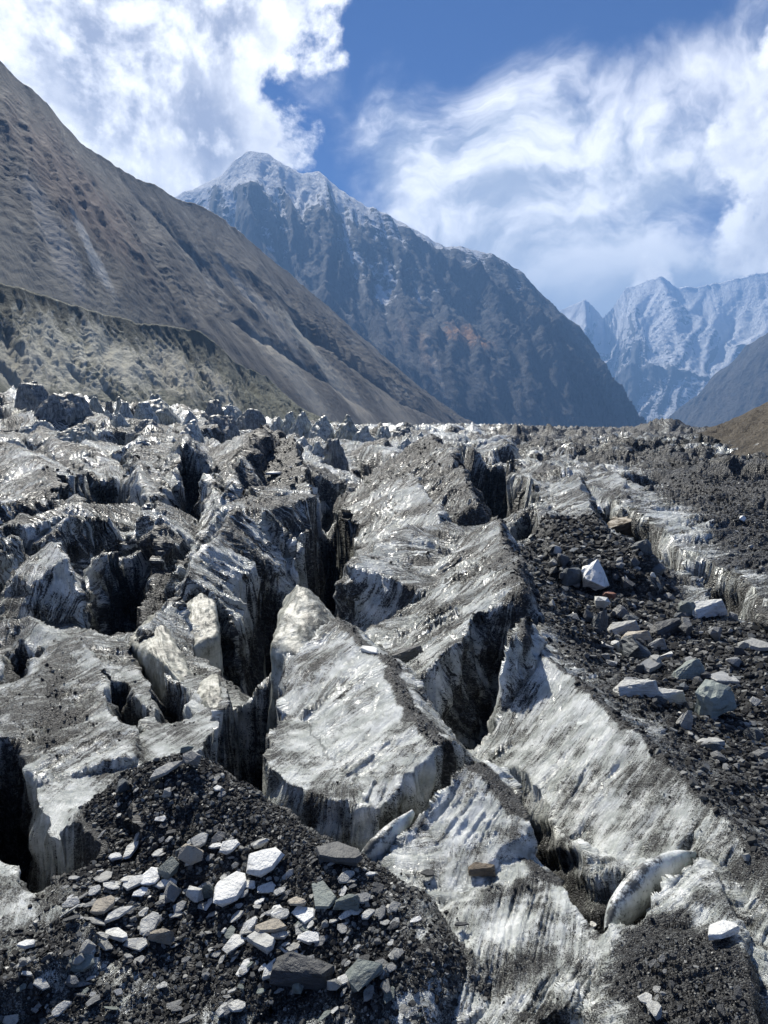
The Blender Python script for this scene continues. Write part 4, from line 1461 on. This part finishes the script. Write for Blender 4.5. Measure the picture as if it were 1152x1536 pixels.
# stones one can point at: px, py, width in the photograph, kind, tone, label
GS = 'slate slabs on the debris mound'
GB = 'boulders in the dark rubble field'
HAND = [
    (345, 1342, 56, 's', 'white', 'largest white slab lying in the middle of the slate mound', 35, .2),
    (400, 1302, 60, 's', 'white', 'broad jagged white slab casting a black shadow on the mound', 5, .1),
    (402, 1337, 30, 's', 'white', 'rounded white slab right of the largest white one', 10, .2),
    (376, 1330, 24, 's', 'pale', 'small pale slab touching the largest white slab at its upper right', -20, .2),
    (420, 1342, 22, 's', 'pale', 'little pale slab right of the rounded white one', 20, .3),
    (445, 1358, 34, 's', 'tan', 'tan rough slab on the right side of the slate mound', -10, .1),
    (458, 1376, 40, 's', 'white', 'white wedge slab just below the tan one', -18, .1),
    (462, 1413, 38, 's', 'white', 'white oval slab at the lower right of the mound', 0, .15),
    (395, 1420, 56, 's', 'pale', 'long pale slab over a dark gap at the foot of the mound', -22, .1),
    (434, 1434, 34, 's', 'white', 'bright square slab at the right end of the long pale slab', -15, .1),
    (409, 1397, 46, 's', 'tan', 'cream rounded slab above the long pale slab', 5, .1),
    (418, 1408, 30, 's', 'pale', 'thin pale sliver between cream slab and long slab', 0, .1),
    (352, 1420, 36, 's', 'pale', 'pale slab with a dark hole, left of the long slab', 35, .3),
    (346, 1405, 26, 's', 'green', 'narrow greenish slab leaning on the one with a hole', 50, .5),
    (458, 1394, 28, 's', 'green', 'green grey stone between the wedge and the oval slab', -10, .2),
    (452, 1468, 74, 'w1', 'dark', 'big dark block with a brown top edge, bottom of the mound', 0, .0),
    (408, 1462, 44, 's', 'pale', 'pale pointed slab left of the big dark block', 35, .2),
    (517, 1473, 26, 's', 'white', 'small white slab right of the big dark block', 5, .1),
    (550, 1478, 52, 'b', 'green', 'mottled green stone at the bottom edge beside the dark block', 0, .0),
    (288, 1296, 34, 'b', 'tan', 'pinkish tan lump in the upper middle of the mound', 0, .2),
    (272, 1287, 16, 'b', 'blue', 'dark blue round stone beside the pinkish lump', 0, .0),
    (255, 1313, 32, 'b', 'green', 'dull green rounded stone left of the pinkish lump', 0, .0),
    (227, 1322, 36, 's', 'white', 'white tilted slab left of the dull green stone', 35, .3),
    (248, 1332, 34, 's', 'white', 'white slab with a split edge under the dull green stone', 15, .15),
    (200, 1330, 36, 's', 'pale', 'pale slab left of the white tilted slab', 25, .2),
    (200, 1280, 36, 's', 'pale', 'long thin slab standing up the slope on the left of the mound', 50, .4),
    (174, 1290, 20, 's', 'white', 'small white slab on the left flank of the mound', 0, .2),
    (154, 1365, 32, 's', 'tan', 'narrow cream slab low on the left flank', 30, .2),
    (175, 1378, 40, 's', 'pale', 'ragged pale slab right of the narrow cream slab', 28, .2),
    (223, 1392, 32, 's', 'pale', 'slim pale slab pointing up right, low in the mound', 42, .2),
    (239, 1412, 32, 'w0', 'tan', 'orange cream triangular stone at the foot of the mound', 0, .2),
    (262, 1350, 30, 'b', 'grey', 'grey angular stone in the middle left of the mound', 0, .2),
    (292, 1352, 26, 'b', 'pale', 'pale cubic stone left of the grey pyramid stone', 0, .2),
    (315, 1345, 26, 'w2', 'green', 'grey green pyramid stone left of the largest white slab', 0, .2),
    (323, 1275, 24, 's', 'white', 'white oval slab high on the mound', 15, .2),
    (346, 1276, 32, 's', 'white', 'flat white slab right of the oval one, high on the mound', 0, .2),
    (300, 1266, 30, 's', 'mid', 'grey layered slab on the upper slope of the mound', 25, .2),
    (250, 1162, 50, 's', 'mid', 'large mottled slab near the top of the mound', 18, .35),
    (290, 1150, 34, 'b', 'grey', 'grey lump beside the large slab at the top of the mound', 0, .2),
    (280, 1132, 20, 'b', 'green', 'round green stone on the very top of the mound', 0, 0),
    (188, 1190, 26, 'b', 'blue', 'bluish stone on the left shoulder of the mound', 0, 0),
    (328, 1188, 16, 's', 'white', 'lone white chip on the right shoulder of the mound', -20, .1),
    (242, 1232, 18, 's', 'white', 'lone white chip in the bare dark middle of the mound', 5, .1),
    (504, 1290, 90, 's', 'dark', 'long dark plank of rock at the edge of the ice hollow', -14, .0),
    (486, 1350, 54, 's', 'green', 'greenish slab slanting down right of the tan slab', -40, .2),
    (520, 1362, 36, 'w0', 'green', 'squat green grey stone below the slanting greenish slab', 0, .1),
    (555, 1316, 18, 's', 'white', 'small white slab below the ice hollow', 0, .1),
    (120, 1450, 36, 's', 'green', 'dark green slab in the grit at the bottom left', 0, .1),
    (38, 1424, 26, 's', 'white', 'white slab in the grit near the bottom left corner', 8, .1),
    (60, 1480, 24, 's', 'pale', 'pale slab lowest in the bottom left corner', -8, .1),
    (150, 1410, 22, 's', 'mid', 'grey slab at the left foot of the mound', -10, .1),
    (172, 1409, 44, 's', 'pale', 'long pale sliver at the left foot of the mound', -15, .1),
    (205, 1422, 34, 's', 'pale', 'pale flake left of the orange cream stone', 0, .1),
    # bottom right and on the ice
    (1082, 1408, 58, 's', 'white', 'white slab perched on a short foot of ice, bottom right', 18, .1),
    (722, 1312, 34, 'w1', 'brown', 'dark brown rock stuck in the grey ice hump', 0, .0),
    (692, 1392, 20, 's', 'dark', 'small black stone below the brown rock on the ice hump', 0, .1),
    (640, 1315, 24, 's', 'dark', 'thin black flake on the left flank of the ice hump', 0, .1),
    (970, 1505, 22, 's', 'pale', 'pale slab in the black grit at the bottom right', 12, .1),
    (982, 1528, 26, 'b', 'pale', 'pale rounded stone at the very bottom right', 0, .1),
    (894, 1390, 14, 's', 'white', 'white chip beside the glossy ice tongue', -20, .1),
    (612, 988, 46, 'w1', 'dark', 'flat dark rock on top of the striped bright block', 0, .0),
    (555, 978, 40, 's', 'white', 'white topped slab leaning in the notch of the bright block', -25, .3),
    # the rubble field
    (895, 876, 50, 'B0', 'white', 'biggest white boulder with a dark blue front in the rubble field', 0, .0),
    (897, 944, 34, 'w2', 'blue', 'striped blue grey pillar stone below the white boulder', 20, .1),
    (856, 872, 34, 'B1', 'blue', 'dark blue boulder left of the white boulder', 0, .0),
    (848, 848, 24, 'B2', 'dark', 'black boulder at the upper edge of the rubble field', 0, .0),
    (882, 850, 22, 'B3', 'dark', 'black boulder behind the white boulder', 0, .0),
    (912, 902, 22, 'b', 'rust', 'rust red stone just below the white boulder', 0, .0),
    (902, 912, 26, 'b', 'pale', 'pale broken stone beside the rust red stone', 0, .0),
    (930, 930, 26, 'B4', 'grey', 'grey round boulder above the layered boulder', 0, .0),
    (934, 950, 46, 'w1', 'mid', 'layered grey boulder right of the striped pillar stone', 15, .0),
    (954, 962, 40, 'w1', 'tan', 'cream block sitting on a dark blue boulder', 5, .0),
    (950, 992, 52, 'B5', 'blue', 'large shaded blue boulder under the cream block', 0, .0),
    (905, 970, 28, 's', 'mid', 'flat mid grey stone left of the shaded blue boulder', 0, .1),
    (923, 975, 20, 'B6', 'pale', 'small round boulder beside the shaded blue boulder', 0, .0),
    (917, 998, 18, 'b', 'pale', 'white pebble like stone left of the shaded blue boulder', 0, .0),
    (984, 972, 30, 'w0', 'mid', 'grey angular block right of the cream block', 10, .0),
    (1000, 950, 50, 'w1', 'dark', 'dark ledge like boulder above the grey angular block', 30, .0),
    (1030, 924, 28, 'B7', 'green', 'dark green boulder left of the bright ice hump', 0, .0),
    (974, 1004, 60, 's', 'grey', 'long narrow slab slanting up right in the rubble field', 30, .3),
    (1032, 1018, 56, 'w0', 'green', 'grey green wedge boulder with a sunlit left edge', 20, .0),
    (1085, 1020, 54, 's', 'mid', 'pale elongated slab right of the grey green wedge', 18, .1),
    (1060, 1038, 30, 's', 'pale', 'thin pale slab below the pale elongated slab', 8, .1),
    (954, 1042, 58, 'w1', 'pale', 'flat topped pale boulder next to the sharp ice ridge', 8, .0),
    (945, 1024, 40, 's', 'grey', 'grey slab behind the flat topped pale boulder', 15, .1),
    (1000, 1052, 48, 'w1', 'pale', 'flat topped boulder with a black underside', 15, .0),
    (1062, 1075, 72, 'B8', 'green', 'huge rough green boulder at the lower end of the rubble field', 0, .0),
    (1025, 1090, 28, 'w2', 'mid', 'grey pointed stone at the left foot of the huge green boulder', 0, .1),
    (1062, 1118, 46, 's', 'mid', 'grey slab in the shade below the huge green boulder', 5, .0),
    (1130, 1110, 24, 'B9', 'blue', 'blue stone at the right of the huge green boulder', 0, .0),
    (1138, 975, 44, 's', 'mid', 'sharp slab near the right edge of the picture', -35, .2),
    (1060, 922, 54, 'w1', 'pale', 'long bright slab shaped boulder below the black trench', 25, .0),
    (1112, 782, 14, 'b', 'white', 'single white stone on dark rubble near the right edge', 0, .0),
    (940, 800, 70, 'w1', 'brown', 'brown plank shaped rock lying across the dark gully', -45, .0),
    (962, 828, 30, 'B3', 'blue', 'blue grey rock at the lower end of the brown plank', 0, .0),
    (1128, 936, 22, 's', 'pale', 'pale flat stone at the right side above the sharp slab', 5, .1),
    (745, 960, 20, 's', 'grey', 'grey flake on the rim of the dark hollow', 0, .1),
    (410, 712, 26, 's', 'white', 'white slab on the rubble covered ice block', 0, .1),
    (1100, 1000, 20, 'b', 'grey', 'grey stone above the pale elongated slab', 0, .1),
]
hp = drop_on_ice([(a[0], a[1]) for a in HAND])
hn = normals_at(hp[:, 0], hp[:, 1])
for a, pos, n in zip(HAND, hp, hn):
    px, py, w, kind, tone, lab, ang, tl = a
    dist = float(np.linalg.norm(pos))
    size = w / 1024.0 * dist
    r = random.Random(int(px * 7 + py))
    yaw = math.radians(ang * 1.6)
    up = Vector(n).lerp(Vector((0, 0, 1)), .5).normalized()
    grp = GS if px < 640 and py > 1100 else (GB if px > 780 and py < 1200 else None)
    if kind == 's':
        put_stone('slate_stone', r.choice(SLABS), pos, up, size, yaw, (r.uniform(-.1, .1) + tl * .4, r.uniform(-.12, .12)), tone, lab, 'stone slab', grp, 1.0, 1.15, 1.2, .03, r)
    elif kind[0] == 'w':
        put_stone('rock', WEDGE[int(kind[1])], pos, up, size, yaw * .6, (tl, 0), tone, lab, 'rock', grp, 1.0, .75, .72 if kind[1] != '2' else 1.0, .06, r)
    elif kind == 'b':
        put_stone('rock', r.choice(ROCKS), pos, up, size, r.uniform(0, 6), (0, 0), tone, lab, 'rock', grp, 1, 1, 1, .1, r)
    else:
        put_stone('boulder', BIG[int(kind[1])], pos, up, size * 1.05, r.uniform(0, 6), (0, 0), tone, lab, 'boulder', grp, 1, 1, 1.1, .12, r)

# the many alike ones between them: photo polygon, count, width range, share of slabs, group, label
FILL = [
    ([(90, 1330), (200, 1260), (300, 1240), (420, 1270), (560, 1320), (640, 1400), (560, 1500), (420, 1480), (250, 1420), (110, 1400)], 195, (11, 31), .93, GS,
     'one of many flat grey slate pieces covering the lower face of the mound', ['pale', 'mid', 'grey', 'mid', 'grey', 'dark', 'pale', 'white', 'pale', 'mid']),
    ([(20, 1390), (250, 1430), (620, 1480), (640, 1536), (0, 1536)], 60, (12, 28), .8, 'slate pieces in the grit along the bottom edge',
     'one of many slate pieces lying in the wet grit along the bottom edge', ['mid', 'grey', 'dark', 'green', 'pale', 'grey']),
    ([(140, 1200), (260, 1130), (340, 1170), (460, 1270), (300, 1240), (150, 1260)], 34, (9, 18), .75, 'small slate pieces high on the dark mound',
     'one of many small slate pieces on the dark upper slope of the mound', ['dark', 'grey', 'dark', 'mid']),
    ([(800, 830), (880, 820), (990, 860), (1030, 900), (1152, 920), (1152, 1190), (1090, 1170), (1000, 1070), (930, 1020), (880, 960), (810, 900)], 215, (9, 28), .16, GB,
     'one of many dark broken rocks strewn through the rubble field', ['dark', 'dark', 'grey', 'dark', 'mid', 'grey', 'blue', 'dark', 'pale']),
    ([(945, 1440), (1020, 1430), (1120, 1500), (1110, 1536), (960, 1536)], 26, (8, 18), .6, 'stones in the black grit at the bottom right',
     'one of many small dark stones in the black grit at the bottom right', ['dark', 'dark', 'grey', 'mid']),
    ([(1010, 760), (1152, 800), (1152, 900), (1080, 850)], 30, (5, 11), .4, 'stones on the dark rubble near the right edge',
     'one of many small rocks on the dark rubble slope at the right edge', ['dark', 'grey', 'mid', 'dark']),
    ([(365, 705), (420, 690), (480, 735), (440, 750), (375, 752)], 14, (6, 12), .6, 'stones on the rubble covered ice block',
     'one of several small stones on top of the rubble covered ice block', ['dark', 'mid', 'pale']),
]


def rand_in(poly, n, r):
    xs, ys = [p[0] for p in poly], [p[1] for p in poly]
    o = []
    while len(o) < n:
        x, y = r.uniform(min(xs), max(xs)), r.uniform(min(ys), max(ys))
        c = False
        for i in range(len(poly)):
            (ax, ay), (bx, by) = poly[i], poly[(i + 1) % len(poly)]
            if (ay > y) != (by > y) and x < (bx - ax) * (y - ay) / (by - ay) + ax:
                c = not c
        if c:
            o.append((x, y))
    return o


MARKS = [(345, 1342, 'the largest white slab'), (400, 1302, 'the broad jagged white slab'), (445, 1358, 'the tan rough slab'), (462, 1413, 'the white oval slab'),
         (395, 1420, 'the long pale slab'), (452, 1468, 'the big dark block'), (550, 1478, 'the mottled green stone'), (288, 1296, 'the pinkish tan lump'),
         (255, 1313, 'the dull green stone'), (200, 1280, 'the thin slab standing up the slope'), (239, 1412, 'the orange cream triangular stone'), (315, 1345, 'the grey green pyramid stone'),
         (323, 1275, 'the white oval slab high on the mound'), (250, 1162, 'the large mottled slab near the top'), (504, 1288, 'the long dark plank of rock'), (486, 1350, 'the slanting greenish slab'),
         (120, 1450, 'the dark green slab'), (38, 1424, 'the white slab near the corner'), (154, 1365, 'the narrow cream slab'), (227, 1322, 'the white tilted slab'), (328, 1188, 'the lone white chip on the right shoulder'),
         (895, 876, 'the biggest white boulder'), (897, 944, 'the striped blue grey pillar stone'), (856, 872, 'the dark blue boulder'), (912, 902, 'the rust red stone'), (954, 962, 'the cream block'),
         (950, 992, 'the shaded blue boulder'), (1000, 950, 'the dark ledge like boulder'), (974, 1004, 'the long narrow slab'), (1032, 1018, 'the grey green wedge boulder'), (1085, 1020, 'the pale elongated slab'),
         (954, 1042, 'the flat topped pale boulder'), (1000, 1052, 'the boulder with a black underside'), (1062, 1075, 'the huge rough green boulder'), (1130, 1110, 'the blue stone'), (1138, 975, 'the sharp slab at the right edge'),
         (1060, 922, 'the long bright boulder'), (1112, 782, 'the single white stone'), (940, 800, 'the brown plank shaped rock'), (970, 1505, 'the pale slab in the grit'), (1082, 1408, 'the perched white slab'),
         (982, 1528, 'the pale rounded stone'), (410, 712, 'the white slab on the ice block'), (1128, 936, 'the pale flat stone'), (1000, 805, 'the black trench'), (840, 1000, 'the sharp ice ridge'), (1100, 850, 'the second black trench')]
SEEN_LABELS = set()


def rel(px, py, k):
    m = sorted(MARKS, key=lambda a: math.hypot(a[0] - px, a[1] - py))[k]
    dx, dy = px - m[0], py - m[1]
    d = math.hypot(dx, dy)
    a = math.degrees(math.atan2(-dy, dx)) % 360
    s = ['right of', 'above and right of', 'above', 'above and left of', 'left of', 'below and left of', 'below', 'below and right of'][int(((a + 22.5) % 360) // 45)]
    return ('just ' if d < 26 else '') + s, m[2]


def name_stone(px, py, w, tone, kind, default):
    size = 'small' if w < 13 else ('large' if w > 24 else '')
    word = {'mid': 'light grey', 'grey': 'grey', 'blue': 'bluish', 'dark': 'black', 'pale': 'pale', 'white': 'white', 'green': 'greenish', 'tan': 'tan'}[tone]
    s, m = rel(px, py, 0)
    l1 = ' '.join(f'{size} {word} {kind} {s} {m}'.split())
    if l1 not in SEEN_LABELS and len(l1.split()) <= 16:
        SEEN_LABELS.add(l1)
        return l1
    m2 = rel(px, py, 1)[1]
    l2 = ' '.join(f'{size} {word} {kind} {s} {m}, towards {m2}'.split())
    if l2 not in SEEN_LABELS and len(l2.split()) <= 16:
        SEEN_LABELS.add(l2)
        return l2
    return default


rf = random.Random(77)
for poly, n, (w0, w1), sl, grp, lab, tones in FILL:
    pp = rand_in(poly, n, rf)
    pos = drop_on_ice(pp)
    nn = normals_at(pos[:, 0], pos[:, 1])
    for q, nrm, (fx, fy) in zip(pos, nn, pp):
        w = w0 + (w1 - w0) * rf.random() ** 2.0
        size = w / 1024.0 * float(np.linalg.norm(q))
        tone = rf.choice(tones)
        up = Vector(nrm).lerp(Vector((0, 0, 1)), .35).normalized()
        if rf.random() < sl:
            put_stone('slate_stone', rf.choice(SLABS), q, up, size, rf.gauss(.6, .32), (rf.gauss(.12, .2), rf.gauss(0, .2)), tone, name_stone(fx, fy, w, tone, 'slate piece', lab), 'stone slab', grp, 1, rf.uniform(.8, 1.35), rf.uniform(.5, .95), .04, rf)
        else:
            put_stone('rock', rf.choice(ROCKS), q, up, size, rf.uniform(0, 6), (rf.gauss(0, .3), rf.gauss(0, .3)), tone, name_stone(fx, fy, w, tone, 'rock', lab), 'rock', grp, 1, rf.uniform(.7, 1), rf.uniform(.6, 1), .12, rf)

# ------------------------------------------------------------------ gravel nobody could count
def mat_gravel():
    m, g, b = mat_base('loose_gravel')
    oi = g.n.new('ShaderNodeObjectInfo')
    k = oi.outputs['Random']
    c = g.mix(g.sstep(k, .5, 1.05), (.013, .0135, .014), (.26, .265, .25))
    c = g.mix(g.sstep(k, .975, .985), c, (.45, .45, .42))
    geo = g.n.new('ShaderNodeNewGeometry')
    c = g.mix(g.lin(g.noise(geo.outputs['Position'], 14, 4, .6), .3, .7, 0, .6), c, (.03, .03, .031))
    g.put(b.inputs['Base Color'], c)
    g.put(b.inputs['Roughness'], g.sstep(k, .8, 1.0, .8, .4))
    b.inputs['Specular IOR Level'].default_value = .25
    return m


M_GRAVEL = mat_gravel()
CHIPS = bpy.data.collections.new('gravel_pieces')
for i in range(8):
    me = slab_mesh(900 + i, thick=[.25, .4, .18, .55][i % 4], wide=[.6, .8, .5, .9][i % 4])
    me.materials.clear()
    me.materials.append(M_GRAVEL)
    CHIPS.objects.link(bpy.data.objects.new('gravel_piece', me))


def gravel(label, n, test, smin, smax, seed, yr=(4.0, 60.0), ur=(-.75, .8)):
    r = np.random.default_rng(seed)
    u = r.uniform(ur[0], ur[1], n)
    y = np.exp(r.uniform(math.log(yr[0]), math.log(yr[1]), n))
    x = u * y
    h, deb, T, D, rid = ice_height(x, y)
    keep = test(x, y, deb, r)
    x, y, h = x[keep], y[keep], h[keep]
    nn = normals_at(x, y)
    ok = nn[:, 2] > .45
    x, y, h, nn = x[ok], y[ok], h[ok], nn[ok]
    m = len(x)
    s = (smin + (smax - smin) * r.random(m) ** 4.0) / 1024.0 * np.sqrt(x * x + y * y + h * h)
    rot = np.stack([np.arctan2(-nn[:, 1], nn[:, 2]) * -1 * -1 * -1 * 0 + r.normal(0, .35, m) - np.arctan2(nn[:, 1], nn[:, 2]),
                    r.normal(0, .35, m) + np.arctan2(nn[:, 0], nn[:, 2]), r.normal(.5, 1.0, m)], 1)
    me = bpy.data.meshes.new('gravel')
    me.vertices.add(m)
    me.vertices.foreach_set('co', np.stack([x, y, h + .05 * s], 1).astype(np.float32).ravel())
    a = me.attributes.new('turn', 'FLOAT_VECTOR', 'POINT')
    a.data.foreach_set('vector', rot.astype(np.float32).ravel())
    a = me.attributes.new('size', 'FLOAT', 'POINT')
    a.data.foreach_set('value', s.astype(np.float32))
    a = me.attributes.new('pick', 'INT', 'POINT')
    a.data.foreach_set('value', r.integers(0, 8, m).astype(np.int32))
    o = bpy.data.objects.new('gravel', me)
    COL.objects.link(o)
    tag(o, label, kind='stuff')
    ng = bpy.data.node_groups.new('gravel_scatter', 'GeometryNodeTree')
    ng.interface.new_socket('Geometry', in_out='INPUT', socket_type='NodeSocketGeometry')
    ng.interface.new_socket('Geometry', in_out='OUTPUT', socket_type='NodeSocketGeometry')
    gi = ng.nodes.new('NodeGroupInput')
    go = ng.nodes.new('NodeGroupOutput')
    ip = ng.nodes.new('GeometryNodeInstanceOnPoints')
    ci = ng.nodes.new('GeometryNodeCollectionInfo')
    ci.inputs['Collection'].default_value = CHIPS
    ci.inputs['Separate Children'].default_value = True
    ci.inputs['Reset Children'].default_value = True

    def named(nm, ty):
        q = ng.nodes.new('GeometryNodeInputNamedAttribute')
        q.data_type = ty
        q.inputs['Name'].default_value = nm
        return q.outputs['Attribute']
    er = ng.nodes.new('FunctionNodeEulerToRotation')
    ng.links.new(named('turn', 'FLOAT_VECTOR'), er.inputs[0])
    ng.links.new(gi.outputs[0], ip.inputs['Points'])
    ng.links.new(ci.outputs[0], ip.inputs['Instance'])
    ip.inputs['Pick Instance'].default_value = True
    ng.links.new(named('pick', 'INT'), ip.inputs['Instance Index'])
    ng.links.new(er.outputs[0], ip.inputs['Rotation'])
    ng.links.new(named('size', 'FLOAT'), ip.inputs['Scale'])
    ng.links.new(ip.outputs[0], go.inputs[0])
    md = o.modifiers.new('scatter', 'NODES')
    md.node_group = ng
    return o


GRAV = 1.0
near_l = plan(-5.1, (80, 1250), (230, 1110), (330, 1110), (460, 1230), (640, 1320), (720, 1450), (720, 1700), (-300, 1700), (-300, 1380), (60, 1400))
fieldp = plan(-4.9, (792, 790), (880, 800), (985, 850), (1010, 890), (1152, 905), (1500, 960), (1600, 1250), (1400, 1440), (1152, 1250), (1060, 1160), (985, 1090), (930, 1040), (870, 985), (830, 960), (800, 900))


def t_mound(x, y, deb, r):
    return (poly_mask(x, y, near_l, .7) * np.clip(deb * 1.25 - .12, 0.05, 1) > r.random(len(x)))


def t_field(x, y, deb, r):
    return (poly_mask(x, y, fieldp, 2.6) * np.clip(deb * 1.3 - .1, 0, 1) > r.random(len(x)))


def t_rest(x, y, deb, r):
    return (np.clip(deb * 1.1 - .12, 0, 1) * (1 - poly_mask(x, y, fieldp, .5)) * (1 - poly_mask(x, y, near_l, .3)) > r.random(len(x)))


gravel('dark slate gravel and chips covering the mound and the bottom edge', int(260000 * GRAV), t_mound, 2.0, 9.5, 21, (4.0, 11.0), (-.75, .25))
gravel('black rubble and grit filling the boulder field on the right', int(130000 * GRAV), t_field, 2.6, 14, 22, (6.0, 42.0), (.15, .8))
gravel('scattered grit and small stones on the dirty ice', int(200000 * GRAV), t_rest, 1.8, 6, 23, (4.5, 60.0), (-.7, .75))
